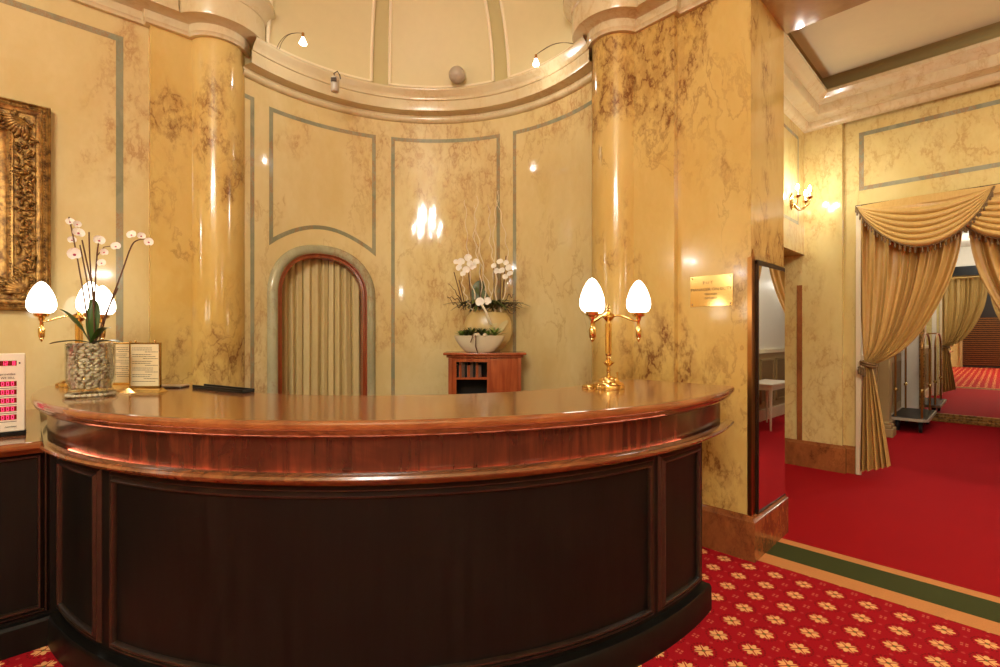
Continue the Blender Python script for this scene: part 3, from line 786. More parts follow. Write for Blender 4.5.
for zi in range(15):
    z = .05 + zi * .0145; rmax = .088 if z > .085 else .074
    for ri, cnt in ((rmax - .004, 17), (rmax * .62, 9)):
        for q in range(cnt):
            a = 2 * pi * (q + rs.random() * .7) / cnt
            rr = ri - rs.random() * .004
            rot = Matrix.Rotation(a, 3, 'Z') @ Matrix.Rotation(rs.uniform(-.6, .6), 3, 'X') @ Matrix.Rotation(rs.uniform(-.3, .3), 3, 'Y')
            peb.ball((rr * cos(a), rr * sin(a), z + rs.uniform(-.003, .003)), (.007, rs.uniform(.010, .015), rs.uniform(.007, .010)), 7, 5, rot)
for q in range(26):
    a = 2 * pi * q / 26; peb.ball((.088 * cos(a), .088 * sin(a), .012), (.010, .012, .008), 7, 5, Matrix.Rotation(a, 3, 'Z'))
peb.build('pebbles', 'pebble', vase, smooth='all')['kind'] = 'stuff'
def vpt(px, py, dd=0): return spot(px, py, VD + dd)
orch = thing('orchid', 'white and magenta moth orchid growing from the pebble-filled glass vase', 'orchid plant', (vb.x, vb.y, 1.38))
def loc_(p): return Vector(p) - Vector((vb.x, vb.y, 1.38))
stems = [[(90, 345, 0), (86, 310, 0), (78, 262, .02), (73, 236, .03), (69, 217, .03)], [(92, 345, .02), (90, 300, .03), (80, 245, .02)],
         [(93, 345, 0), (94, 300, .03), (88, 268, .02), (82, 240, .0)], [(93, 345, 0), (95, 290, 0), (97, 255, .0), (99, 240, 0)],
         [(95, 345, .0), (93, 300, -.02), (90, 262, 0), (89, 232, 0)],
         [(98, 345, 0), (108, 310, .02), (122, 272, .03), (131, 247, .03), (138, 240, .03), (150, 239, .03)], [(95, 345, 0), (105, 316, 0), (118, 288, .01)]]
st = MB()
for s_ in stems: st.tube([loc_(vpt(*q)) for q in spline([Vector(k) for k in s_], 20)], .0032, 6)
st.tube([loc_(vpt(*q)) for q in ((97, 256, 0), (104, 247, 0), (112, 246, 0))], .0022, 5)
st.build('flower_stem', 'stem', orch, smooth='all')
def tocam(px): return -(FW + RT * ((px - 500) / FP))
flw = [(70, 222, .03, .019), (77, 224, .03, .017), (78, 233, .03, .026), (72, 240, .03, .018), (75, 254, .02, .030), (99, 240.5, 0, .024), (104, 252, 0, .017), (116, 246.5, 0, .021), (102, 263, 0, .019), (132, 235, .03, .022), (141, 236, .03, .018), (149, 242, .03, .021)]
rs = random.Random(5)
for fx, fy, fd, fsz in flw:
    d = tocam(fx); mbp = MB(); c = loc_(vpt(fx, fy, fd))
    nn = Vector((d.x + rs.uniform(-.5, .5), d.y + rs.uniform(-.5, .5), rs.uniform(-.2, .5)))
    petal_mesh(mbp, c, nn, fsz, rs.uniform(-.3, .3)); fo = mbp.build('flower', 'petal', orch, smooth='all', recalc=False)
    MB().ball(c + nn.normalized() * fsz * .18 - Vector((0, 0, fsz * .15)), (fsz * .22, fsz * .22, fsz * .2), 8, 6).build('flower_lip', 'lip', fo, smooth='all')
for pts, wd, up in (([(92, 343, 0), (91, 325, -.01), (92, 308, .0), (90, 300, .02)], .07, (FW.x, FW.y, 0)), ([(90, 343, 0), (80, 328, -.02), (68, 315, -.03), (59, 309, -.04)], .045, (0, 0, 1)),
                 ([(90, 343, -.02), (76, 341, -.06), (62, 342, -.09), (50, 344, -.1)], .045, (0, 0, 1)), ([(88, 344, -.02), (76, 345, -.06), (66, 349, -.09)], .04, (0, 0, 1)),
                 ([(92, 343, 0), (102, 330, -.02), (110, 328, -.03)], .04, (0, 0, 1)), ([(95, 343, 0), (108, 341, -.03), (119, 342, -.05)], .05, (0, 0, 1))):
    q = MB(); leaf_mesh(q, [loc_(vpt(*k_)) for k_ in pts], wd, up); q.build('leaf', 'leaf', orch, smooth='all', recalc=False)

# ------------------------------------------------------------------ document stands
def stand(loc, rotz, w_, h_, label, lines, seed):
    t = thing('document_stand', label, 'display stand', loc, rotz, None)
    b = MB(); b.add([(-w_ / 2 - .02, -.045, 0), (w_ / 2 + .02, -.045, 0), (w_ / 2 + .004, .0, .022), (-w_ / 2 - .004, .0, .022), (-w_ / 2 - .02, .04, 0), (w_ / 2 + .02, .04, 0), (w_ / 2, .02, .022), (-w_ / 2, .02, .022)],
                    [(0, 1, 2, 3), (3, 2, 6, 7), (7, 6, 5, 4), (0, 3, 7, 4), (1, 5, 6, 2), (4, 5, 1, 0)])
    b.build('base', 'brass', t, bevel=.002)
    f_ = MB(); x0, x1, z0, z1 = -w_ / 2, w_ / 2, .022, h_
    f_.box(x0, x0 + .008, 0, .012, z0, z1); f_.box(x1 - .008, x1, 0, .012, z0, z1); f_.box(x0, x1, 0, .012, z0, z0 + .01); f_.box(x0, x1, 0, .012, z1 - .008, z1)
    f_.build('frame', 'brass', t, bevel=.001)
    for xx in (x0 + .03, x1 - .03) if w_ > .1 else (0,): MB().ball((xx, .006, h_ + .006), .006, 8, 6).build('finial', 'brass', t, smooth='all')
    pg = MB().box(x0 + .008, x1 - .008, .003, .008, z0 + .01, z1 - .008).build('page', 'paper', t)
    r_ = random.Random(seed); ln = MB(); z = z1 - .03; x0 += .016; x1 -= .014
    i = 0
    while z > z0 + .03:
        a, b_ = (x0, lerp(x0, x1, r_.uniform(.7, .95))) if (i % 3) != 2 else (lerp(x0, x1, r_.uniform(.35, .55)), x1)
        x = a
        while x < b_:
            L = r_.uniform(.004, .014); ln.box(x, min(x + L, b_), .0024, .003, z, z + .0028); x += L + .0022
        z -= .0105 if i % 3 != 2 else .0145
        i += 1
    ln.build('printed_lines', 'ink', pg)
    return t
p = spot(144.5, 391.5, 2.58)
rotd = atan2(-(p.x), (p.y)) * 0 + atan2(p.y, p.x) - pi / 2 - radians(14)
stand((p.x, p.y, 1.14), RZ, .165, .262, 'brass stand holding a printed notice in front, right of the glass vase', 12, 4)
p = spot(120, 388.5, 2.76); stand((p.x, p.y, 1.14), RZ, .17, .258, 'brass stand holding a printed page, half hidden between vase and front notice', 14, 9)

# dark magazine and folder
p = spot(171, 387.5, 2.80)
mg = thing('magazine', 'small stack of dark brochures lying beside the brass notice stand', 'brochures', (p.x, p.y, 1.14), RZ + .1)
MB().box(-.075, .075, -.05, .05, 0, .006).build('lower_cover', 'black', mg); MB().box(-.07, .078, -.048, .052, .0065, .013, rot=.08).build('upper_cover', 'grey', mg)
a0, a1 = radians(186.5), radians(203)
pa = Vector((DX + 1.69 * cos(a0), DY + 1.69 * sin(a0))); pb_ = Vector((DX + 1.69 * cos(a1), DY + 1.69 * sin(a1)))
pc = (pa + pb_) / 2; L = (pb_ - pa).length; an = atan2(pb_.y - pa.y, pb_.x - pa.x)
fo = thing('desk_tray', 'long narrow dark wooden tray lying on the inner edge of the worktop', 'tray', (pc.x, pc.y, 1.14), an)
MB().box(-L / 2, L / 2, -.035, .035, 0, .008).build('tray_base', 'darkwood', fo, bevel=.002)
for yy in (-.035, .027): MB().box(-L / 2, L / 2, yy, yy + .008, .008, .02).build('tray_side', 'darkwood', fo, bevel=.002)
MB().box(L / 2 - .01, L / 2, -.03, .03, .006, .018).build('tray_end', 'black', fo)

# ------------------------------------------------------------------ exchange rate board
pbd = Vector((-.115, 3.22)); 
bd = thing('rate_board', 'white exchange rate board with red digits standing on the low side counter', 'display board', (-.015 - .15, 3.30, .96), radians(-1.5))
BW, BH = .30, .395
MB().box(-BW / 2, BW / 2, 0, .03, .02, BH).build('housing', 'white', bd, bevel=.006)
MB().box(-BW / 2 - .002, BW / 2 + .002, -.006, .036, 0, .02).build('foot', 'darkwood', bd, bevel=.002)
MB().tube([(BW / 2 - .03, .03, .07), (BW / 2 + .0, .1, .0035)], .003, 6).build('prop', 'black', bd)
def onf(x, z, y=-.0012): return Matrix.Translation((x, y, z)) @ Matrix.Rotation(pi / 2, 4, 'X')
SEG = {'0': 'abcdef', '1': 'bc', '2': 'abged', '8': 'abcdefg', ' ': ''}
def digits(mb, s_, x, z, w_=.012, h_=.02, t=.0028):
    for ch in s_:
        q = {'a': (0, w_, h_ - t, h_), 'd': (0, w_, 0, t), 'g': (0, w_, h_ / 2 - t / 2, h_ / 2 + t / 2), 'f': (0, t, h_ / 2, h_), 'e': (0, t, 0, h_ / 2), 'b': (w_ - t, w_, h_ / 2, h_), 'c': (w_ - t, w_, 0, h_ / 2)}
        for c in SEG[ch]:
            x0, x1, z0, z1 = q[c]; mb.box(x + x0, x + x1, -.0028, -.0012, z + z0, z + z1)
        x += w_ + .006
for i, z in enumerate([.336, .238, .198, .158, .118, .078]):
    for sx_ in ((0.0,) if i == 0 else (0.0, -.075)):
        win = MB().box(.062 + sx_, .12 + sx_, -.0012, .001, z, z + .024).build('digit_window', 'ledbg', bd)
        dx_ = .068 + sx_
        for ch in ('12 8' if i == 0 else '000'):
            if ch != ' ':
                dg = MB(); digits(dg, ch, dx_, z + .003, .0095, .018, .0024); dg.build('digit', 'led', win)
            dx_ += .0125 if i == 0 else .0165
    if i: MB().box(-.14, .12, -.001, .001, z - .010, z - .0075).build('divider_line', 'ink', bd)
MB().box(.127, .133, -.001, .001, .344, .352).build('button', 'black', bd)
text('lettering', 'provides', .015, 'ink', bd, onf(.09, .296)); text('lettering', 'WE SELL', .013, 'ink', bd, onf(.09, .278))
text('lettering', 'novitec', .014, 'ink', bd, onf(.10, .045))

# ------------------------------------------------------------------ gilt picture frame
pf = thing('picture_frame', 'large ornate carved gilt picture frame on the left marble wall', 'picture frame', (-.60, WL, 2.26))
FWd, FHt = .70, .665
fpz = [(0, .005), (0, .05), (-.01, .06), (-.018, .05), (-.03, .055), (-.045, .075), (-.055, .065), (-.065, .06), (-.075, .05), (-.17, .042), (-.175, .055), (-.185, .05), (-.20, .035), (-.21, .025), (-.235, .018), (-.235, 0)]
fm = lambda s, z, d: (s, -d, z)
def rect(i): return [(-FWd + i, -FHt + i), (FWd - i, -FHt + i), (FWd - i, FHt - i), (-FWd + i, FHt - i)]
MB().surf_sweep(rect(0), [(-w_, d) for w_, d in fpz], fm, closed=True).build('moulding', 'gilt', pf, smooth=True)
MB().box(-FWd + .22, FWd - .22, -.012, 0, -FHt + .22, FHt - .22).build('canvas', 'painting', pf)
rs = random.Random(11); om = MB(); dm = MB()
segs = rect(.122)
for i in range(4):
    a, b = Vector(segs[i]), Vector(segs[(i + 1) % 4]); L = (b - a).length; k_ = int(L / .017); d = (b - a).normalized(); nn = Vector((-d.y, d.x))
    for j in range(k_):
        p = a + d * (L * (j + .5) / k_) 
        for q in range(3):
            o_ = nn * rs.uniform(-.042, .042); an = rs.uniform(0, pi)
            rot = Matrix.Rotation(an, 3, 'Y')
            sz = rs.uniform(.008, .02)
            om.ball((p.x + o_.x, -.052 - rs.uniform(0, .018), p.y + o_.y), (sz * rs.uniform(.9, 1.8), sz * .8, sz * .55), 7, 5, rot)
for ins, sz in ((.032, .008), (.062, .006), (.19, .006)):
    segs = rect(ins)
    for i in range(4):
        a, b = Vector(segs[i]), Vector(segs[(i + 1) % 4]); L = (b - a).length; k_ = int(L / .019)
        for j in range(k_):
            p = a + (b - a) * ((j + .5) / k_); dm.ball((p.x, -.056 if ins < .1 else -.05, p.y), (sz, sz, sz), 6, 4)
for cx in (-1, 1):
    for cz in (-1, 1):
        for q in range(9):
            a = pi / 4 + (q - 4) * .22
            c = Vector((cx * (FWd - .12), cz * (FHt - .12)))
            dirv = Vector((-cx * cos(a), -cz * sin(a)))
            pts = [(c.x + dirv.x * r_ * .11, -.055 - .02 * sin(pi * r_), c.y + dirv.y * r_ * .11) for r_ in (0, .3, .6, .9, 1)]
            om.tube(pts, [.006, .013, .015, .01, .004], 6)
om.build('carving', 'gilt', pf, smooth='all'); dm.build('beading', 'gilt', pf, smooth='all')

# ------------------------------------------------------------------ cabinet with flower arrangement
cb = (FW + RT * ((485 - 500) / FP)) * 4.38
cab = thing('corner_cabinet', 'small cherry-wood bow-front cabinet with open shelf standing in the niche', 'cabinet', (cb.x, cb.y, 0), RZ + .02)
def bow(hw, fd, bd_, z0, z1, n=16):
    pts = [(-hw + 2 * hw * i / n, -fd - .06 * (1 - (2 * i / n - 1) ** 2)) for i in range(n + 1)] + [(hw, bd_), (-hw, bd_)]
    return MB().prism(pts, z0, z1)
bow(.36, .17, .14, 1.262, 1.285).build('top', 'cherry', cab, bevel=.006); bow(.335, .145, .14, 1.24, 1.262).build('top_moulding', 'cherry', cab, bevel=.006)
MB().box(-.315, -.285, -.17, .12, 0, 1.24).build('side_panel', 'cherry', cab); MB().box(.285, .315, -.17, .12, 0, 1.24).build('side_panel', 'cherry', cab)
MB().box(-.285, .285, .10, .12, 0, 1.24).build('back_panel', 'darkwood', cab); MB().box(.02, .045, -.18, .10, 0, 1.24).build('divider', 'cherry', cab)
def bowpart(x0, x1, z0, z1, t=.02, n=10):
    f_ = lambda x: -.145 - .06 * (1 - (x / .315) ** 2)
    pts = [(lerp(x0, x1, i / n), f_(lerp(x0, x1, i / n))) for i in range(n + 1)]
    return MB().prism(pts + [(x, y + t) for x, y in pts[::-1]], z0, z1)
bowpart(.035, .30, .04, 1.235).build('door', 'cherry', cab, bevel=.003)
bowpart(-.30, -.245, 0, 1.235).build('stile', 'cherry', cab); bowpart(-.245, .035, 1.205, 1.235).build('rail', 'cherry', cab)
bowpart(-.245, .035, .04, .6).build('lower_door', 'cherry', cab)
for z in (.62, .85, 1.05): MB().box(-.285, .02, -.15, .10, z, z + .018).build('shelf', 'cherry', cab)
for i in range(9):
    x = -.24 + i * .0245
    bk = MB().box(-.0115, .0115, -.10, .02, 0, .105 + .018 * ((i * 7) % 4)).build('book', ('darkwood', 'cherry', 'paper')[i % 3] if i % 3 != 2 else 'stem')
    q = Matrix.Rotation(RZ + .02, 3, 'Z') @ Vector((x, 0, 0))
    bk.location = (cb.x + q.x, cb.y + q.y, 1.068); bk.rotation_euler.z = RZ + .02
    tag(bk, 'small thin book standing on the upper open shelf of the cherry cabinet', 'book', 'books on the cabinet shelf')
AD = 4.30
def apt(px, py, dd=0): return spot(px, py, AD + dd)
# planter bowl
bc = apt(479.5, 354, -.07); bc.z = 1.285
bowl = thing('planter_bowl', 'low cream oval bowl planted with green succulents in front of the round vase', 'planter', bc, RZ)
MB().lathe([(0, 0), (.10, 0), (.13, .012), (.175, .06), (.205, .105), (.22, .145), (.212, .147), (.195, .11), (.16, .06), (0, .05)], 36, sx=1, sy=.42).build('bowl', 'ceramic', bowl, smooth=True)
MB().lathe([(0, .12), (.2, .12), (.2, .128), (0, .135)], 24, sx=1, sy=.40).build('soil', 'soil', bowl)
rs = random.Random(2)
for (x, y, r_, mt) in ((-.155, -.03, .055, 'leafp'), (-.07, -.01, .085, 'leafd'), (.02, .02, .08, 'leafd'), (.135, -.03, .085, 'leafp'), (.07, -.05, .05, 'leafp'), (-.12, .04, .06, 'leafd')):
    q = MB()
    for k_ in range(22):
        a = k_ * 2.4; el = .25 + 1.1 * k_ / 22; L = r_ * (1.05 - .35 * k_ / 22)
        d = Vector((cos(a) * cos(el), sin(a) * cos(el), sin(el))); b0 = Vector((x, y * .7, .14))
        L *= 1.35; leaf_mesh(q, [b0, b0 + d * L * .5 + Vector((0, 0, .006)), b0 + d * L], .02 if mt == 'leafp' else .024, (0, 0, 1) if el < 1 else (1, 0, 0), .3)
    q.build('succulent', mt, bowl, smooth='all', recalc=False)
for x, y in ((.05, -.08), (-.01, -.07), (-.03, -.09)): MB().ball((x, y, .15), (.022, .02, .018), 9, 7).build('shell', 'pebble', bowl, smooth='all')
q = MB(); q.tube([(-.03, -.1, .155), (-.025, -.135, .12), (-.03, -.115, .06), (-.01, -.10, .0)], .005, 6); q.tube([(-.05, -.1, .155), (-.055, -.13, .13), (-.07, -.12, .09)], .005, 6); q.build('ribbon', 'stem', bowl, smooth='all')
# round vase
rv = apt(488, 354, .145); rv.z = 1.285
rvz = thing('round_vase', 'big round gold-cream vase holding the tall twig arrangement on the cabinet', 'vase', rv, RZ)
R_ = .222
prof = [(0, 0), (.08, 0)] + [(R_ * cos(t), .205 + R_ * sin(t)) for t in [-1.15 + i * .1 for i in range(20)]]
prof = [(r_, z) for r_, z in prof]; rt = prof[-1]
prof += [(rt[0] - .012, rt[1]), (rt[0] - .02, rt[1] - .03), (0, rt[1] - .04)]
MB().lathe(prof, 40, sx=1, sy=.45).build('vase_body', 'olivevase', rvz, smooth=True)
for sx_, an in ((-.03, .5), (.06, .9)):
    q = MB(); b0 = Vector((sx_ + .04, -.106, .16)); leaf_mesh(q, [b0, b0 + Vector((.03, .004, .07)), b0 + Vector((.08, .025, .12))], .05, (0, -1, .2), .0); q.build('painted_leaf', 'rib', rvz, smooth='all', recalc=False)
# arrangement
ar = thing('flower_arrangement', 'tall arrangement of white twigs, orchids and dark leaves in the round vase', 'flower arrangement', (rv.x, rv.y, 1.68), 0)
AO = Vector((rv.x, rv.y, 1.68))
def al(px, py, dd=0): return spot(px, py, (FW.x * rv.x + FW.y * rv.y) + dd) - AO
rs = random.Random(21)
tw = [((478, 310), (470, 275), (467, 240), (465, 200)), ((482, 310), (480, 270), (474, 235), (478, 196)), ((486, 310), (483, 268), (476, 225), (475, 205)), ((490, 312), (494, 270), (490, 240), (489, 205)),
      ((494, 312), (496, 285), (494, 230), (499, 190)), ((500, 312), (508, 270), (505, 235), (497, 200)), ((472, 310), (464, 290), (460, 262)), ((488, 310), (490, 290), (480, 262), (474, 230))]
q = MB()
for t_ in tw:
    P = spline([al(a, b, rs.uniform(-.08, .08)) for a, b in t_], 40); ph = rs.uniform(0, 6); ph2 = rs.uniform(0, 6)
    P = [p + Vector((RT.x, RT.y, 0)) * (.010 * sin(i * .9 + ph)) + Vector((FW.x, FW.y, 0)) * (.01 * cos(i * .8 + ph2)) for i, p in enumerate(P)]
    q.tube(P, [.006 - .0035 * i / 40 for i in range(41)], 5)
q.build('white_twigs', 'twig', ar, smooth='all')
q = MB()
for a in (((464, 310), (454, 272)), ((472, 308), (468, 268)), ((480, 306), (480, 266)), ((494, 306), (494, 262)), ((502, 308), (506, 256)), ((466, 310), (459, 280)), ((500, 308), (501, 270))):
    q.tube([al(*a[0]), al(*a[1], .02)], .0045, 6)
q.build('cane', 'stem', ar, smooth='all')
q = MB()
for k_ in range(80):
    a = rs.uniform(0, 2 * pi); L = rs.uniform(.14, .38); b0 = Vector((rs.uniform(-.08, .08), rs.uniform(-.05, .05), .0))
    d = RT * cos(a) + FW * (.45 * sin(a)); c1 = b0 + Vector((d.x, d.y, 0)) * L * .5 + Vector((0, 0, rs.uniform(.02, .08)));  c2 = b0 + Vector((d.x, d.y, 0)) * L + Vector((0, 0, rs.uniform(-.04, .05)))
    leaf_mesh(q, [b0, c1, c2], rs.uniform(.02, .045), (0, 0, 1), .2)
q.build('foliage', 'leafd', ar, smooth='all', recalc=False)
q = MB(); leaf_mesh(q, [al(478, 308, .05), al(478, 290, .06), al(484, 282, .07)], .12, (FW.x, FW.y, .2), .1); leaf_mesh(q, [al(488, 308, .05), al(483, 296, .05), al(476, 287, .05)], .09, (FW.x, FW.y, .2), .1); q.build('leaf', 'leafd', ar, smooth='all', recalc=False)
q = MB()
for k_ in range(9):
    sgn = 1 if k_ % 3 else -1; p = al(500 if sgn > 0 else 466, 306); P = [p]
    for s_ in range(9):
        p = p + Vector((RT.x * sgn * rs.uniform(.0, .035), RT.y * sgn * rs.uniform(.0, .035), rs.uniform(-.02, .03))) ; P.append(p)
    P = spline(P, 24); P = [pp + Vector((0, 0, .008 * sin(i * .9 + k_))) for i, pp in enumerate(P)]
    q.tube(P, [.006 - .004 * i / 24 for i in range(25)], 5)
q.build('curly_twig', 'twigb', ar, smooth='all')
for (fx, fy, sz) in ((461, 262, .035), (468, 258, .035), (473, 266, .035), (466, 270, .033), (459, 268, .028), (476, 262, .03), (463, 274, .026), (456, 262, .024), (470, 264, .03), (506, 263, .026), (494, 266, .026), (505, 277, .026), (500, 262, .03), (502, 271, .032), (509, 268, .033), (497, 271, .028), (510, 274, .028), (480, 302, .04), (488, 301, .035)):
    mbp = MB(); d = tocam(fx); c = al(fx, fy, -.05 if fy < 290 else -.14); petal_mesh(mbp, c, (d.x + rs.uniform(-.4, .4), d.y + rs.uniform(-.4, .4), rs.uniform(-.1, .4)), sz, rs.uniform(0, 1)); mbp.build('flower', 'petal', ar, smooth='all', recalc=False)
q = MB(); q.tube([al(482, 305, -.15), al(486, 312, -.17), al(491, 325, -.17)], .012, 6); q.build('ribbon', 'twig', ar, smooth='all')

# ------------------------------------------------------------------ ceiling things in the niche
def halogen(px, py, D, pts_, label):
    p = spot(px, py, D); t = thing('wire_spotlight', label, 'spotlight', p, 0, 'halogen spots on bent wires')
    W_ = [spot(*q) - p for q in pts_]
    for off in (-.012, .012):
        o_ = Vector((RT.x, RT.y, 0)) * off
        MB().tube(spline([w_ + o_ * (1 - i / len(W_)) for i, w_ in enumerate(W_)] + [Vector((0, 0, .085))], 28), .0022, 5).build('wire', 'wire', t, smooth='all')
    MB().lathe([(0, .05), (.011, .05), (.011, .085), (0, .085)], 12).build('socket', 'bronze', t, smooth=True)
    MB().lathe([(0, 0), (.026, -.002), (.03, .004), (.016, .035), (.011, .05), (0, .05)], 16).build('bulb', 'halo', t, smooth=True)
    li = bpy.data.lights.new('halogen_light', 'POINT'); li.energy = HALO_W; li.color = (1, .99, .95); li.shadow_soft_size = .03
    lo = bpy.data.objects.new('halogen_light', li); COL.objects.link(lo); lo.parent = t; lo.location = (0, 0, -.05)
    return t
HALO_W = 3
halogen(303, 44, 3.80, ((278, 49, 4.02), (281, 42, 3.97), (287, 35.5, 3.91), (295, 33, 3.85)), 'halogen spot on a bent wire at the left of the niche cornice')
halogen(536, 65, 4.05, ((575, 44, 4.0), (564, 42.5, 4.02), (553, 44.5, 4.04), (543, 50, 4.05)), 'halogen spot on a bent wire at the right of the niche cornice')
p = spot(335, 84, 4.18)
cam_ = thing('motion_sensor', 'small white sensor hanging on a bracket from the niche cornice', 'sensor', p, RZ)
q = MB().lathe([(0, -.07), (.028, -.068), (.034, -.06), (.036, .05), (.03, .058), (0, .06)], 18); q.build('housing', 'grey', cam_, smooth=True)
MB().box(-.02, .024, -.045, -.03, .005, .035).build('sensor_window', 'darkmetal', cam_)
MB().tube([(0, 0, .055), (-.01, .0, .09), (.02, .0, .11), (.035, .02, .085), (.03, .05, .07)], .005, 6).build('bracket', 'darkmetal', cam_, smooth='all')
# globe on the dome
az = radians(43.0); gp = Vector(dome_pt(az, radians(5.5), .07))
k_ = spot(457, 75, 4.60)
gl = MB().ball((0, 0, 0), .078, 24, 16); gl = gl.build('dome_globe', 'grey', smooth='all', loc=k_); tag(gl, 'beige plastic ball fixed low on the dome above the cornice', 'globe')

# ------------------------------------------------------------------ curtains of the room opening
YC = .24; XF = XR - .06
def side_curtain(sg, label):
    """sg=+1: left one (towards +y)"""
    t = thing('side_curtain', label, 'curtain', (XR, YC + sg * .8, 0), 0, 'gold side curtains of the corridor opening')
    ox, oy = XR, YC + sg * .8
    Y = lambda y: YC + sg * (y - YC)
    # inner edge control (y,z)
    inn = [(.25, 2.72), (.262, 2.35), (.31, 2.05), (.41, 1.75), (.545, 1.47), (.70, 1.27), (.87, 1.155), (.93, 1.135)]
    out_ = [(1.04, 2.72), (1.035, 2.3), (1.03, 2.0), (1.025, 1.7), (1.015, 1.45), (1.005, 1.28), (.995, 1.19), (.985, 1.165)]
    si = spline([Vector((a, b, 0)) for a, b in inn], 60); so = spline([Vector((a, b, 0)) for a, b in out_], 60)
    NF = 9
    def g(u, v):
        i = min(60, int(round(v * 60))); a, b = so[i], si[i]
        y = lerp(a.x, b.x, u); 
        z = lerp(a.y, b.y, u ** 1.5)
        y = lerp(a.x, b.x, u)
        spread = abs(a.x - b.x) / .8
        ph = 2 * pi * NF * u + 1.7 * sin(u * 9 + 1) + .5 * sin(v * 4 + u * 6)
        amp = (.026 * spread + .012) * (.75 + .45 * sin(u * 23 + 1))
        x = XF + .02 + amp * sin(ph) + .008 * sin(2.1 * ph + 3 * v) - .06 * sin(pi * u) * v ** 2
        return (x - ox, Y(y) - oy + .006 * cos(ph) * spread, z)
    MB().grid(g, 208, 60).build('drape', 'gold_cloth', t, smooth='all', recalc=False)
    def h(u, v):
        w_ = lerp(.055, .24, v ** .75); yc = lerp(.955, .90, v); ph = 2 * pi * 5 * u + 1.5 * sin(7 * u)
        y = yc + w_ * (.5 - u) * (1.0 if u < .5 else 1.0)
        z = lerp(1.13, .045 + .10 * u, v)
        x = XF - .0 + (.018 + .028 * v) * sin(ph) - .05 * v * sin(pi * u)
        return (x - ox, Y(y) - oy, z)
    MB().grid(h, 128, 30).build('tail', 'gold_cloth', t, smooth='all', recalc=False)
    tb = MB()
    def rope(u):
        a = 2 * pi * u; return (XF - ox + .07 * cos(a) - .005, Y(.955 + .06 * sin(a)) - oy, 1.14 + .015 * sin(a))
    for o_ in (-.012, .012): tb.tube([(lambda p: (p[0], p[1], p[2] + o_))(rope(i / 24)) for i in range(25)], .012, 8)
    tb.build('tieback', 'fringe', t, smooth='all')
    for k_ in range(3):
        MB().lathe([(0, 0), (.012, 0), (.016, .04), (.010, .055), (.014, .07), (.008, .08), (0, .082)], 10, (XF - ox - .075, Y(.975 + .02 * k_) - oy, 1.02 + .01 * k_)).build('tassel', 'fringe', t, smooth=True)
    return t
side_curtain(1, 'gold satin curtain tied back on the left side of the corridor opening')
side_curtain(-1, 'gold satin curtain tied back on the right side of the corridor opening')
def swag(sg, dx, label):
    t = thing('curtain_swag', label, 'curtain swag', (XR, YC + sg * .4, 2.75), 0, 'gold swags with tassel fringe over the opening')
    ox, oy, oz = XR, YC + sg * .4, 2.75
    y0, y1 = 1.045, .06                                      # outer and inner ends for the left one
    def edge(s_, sag):
        y = lerp(y0, y1, s_); k_ = 4 * s_ * (1 - s_) * (1 + .25 * (s_ - .5))
        return y, 2.735 - sag * k_ ** .85 - .03 * s_ * 0
    def g(u, v):
        vv_ = v; sag = .46 * vv_; y, z = edge(u, sag)
        fold = sin(pi * u) ** .8
        ph = 2 * pi * 5.5 * max(0, vv_ - .25) / .75 + 1.2 * sin(u * 5 + vv_ * 4)
        x = XF - dx - .025 - .085 * fold * (vv_ ** .7) - .028 * fold * (sin(ph) if vv_ > .18 else 0)
        z2 = z + .016 * fold * (cos(ph) if vv_ > .18 else 1)
        z2 += .0 
        return (x - ox, YC + sg * (y - YC) - oy, z2 - oz)
    MB().grid(g, 60, 110).build('drape', 'gold_cloth', t, smooth='all', recalc=False)
    pts = [g(i / 80, 1) for i in range(81)]
    MB().tube([(p[0] - .004, p[1], p[2] - .004) for p in pts], .009, 6).build('braid', 'fringe', t, smooth='all')
    first = None; n_ = 34
    L = [0]
    for i in range(80): L.append(L[-1] + (Vector(pts[i + 1]) - Vector(pts[i])).length)
    for k_ in range(n_):
        d = L[-1] * (k_ + .5) / n_; i = max(j for j in range(81) if L[j] <= d); p = pts[i]
        if first is None:
            first = MB().lathe([(0, -.052), (.007, -.052), (.0095, -.03), (.006, -.022), (.009, -.014), (.005, -.004), (0, 0)], 8).build('tassel', 'fringe', t, smooth=True); o = first
        else:
            o = first.copy(); COL.objects.link(o); o.parent = t
        o.location = (p[0] - .006, p[1], p[2] - .008)
    return t
swag(1, .035, 'gold satin swag with tassel fringe over the left half of the opening')
swag(-1, .0, 'gold satin swag with tassel fringe over the right half of the opening')

# ------------------------------------------------------------------ luggage cart
lc = thing('luggage_cart', 'brass luggage cart with dark platform parked in the corridor before the mirror', 'luggage cart', (9.85, .98, 0), 0)
MB().prism([(-.62, -.17), (-.58, -.2), (.58, -.2), (.62, -.17), (.62, .17), (.58, .2), (-.58, .2), (-.62, .17)], .17, .22).build('platform', 'darkwood', lc, bevel=.01)
MB().sweep([(-.63, -.17), (-.58, -.21), (.58, -.21), (.63, -.17), (.63, .17), (.58, .21), (-.58, .21), (-.63, .17), (-.63, -.17)], [(-.02, .175), (-.02, .215), (.0, .215), (0, .175)], closed_prof=True).build('bumper', 'grey', lc)
for x in (-.48, .48):
    for y in (-.13, .13):
        w_ = MB()
        for a in range(1): pass
        w_.add([], [])
        n_ = 20
        vs = [(.085 * cos(2 * pi * i / n_), yy, .085 + .085 * sin(2 * pi * i / n_)) for yy in (-.018, .018) for i in range(n_)]
        w_.add(vs, [(i, (i + 1) % n_, n_ + (i + 1) % n_, n_ + i) for i in range(n_)] + [tuple(range(n_)), tuple(range(2 * n_ - 1, n_ - 1, -1))])
        w_ = w_.build('wheel', 'rubber', lc, bevel=.004, loc=(x, y, 0))
        MB().box(x - .02, x + .02, y - .028, y + .028, .11, .17).build('caster_fork', 'darkmetal', lc)
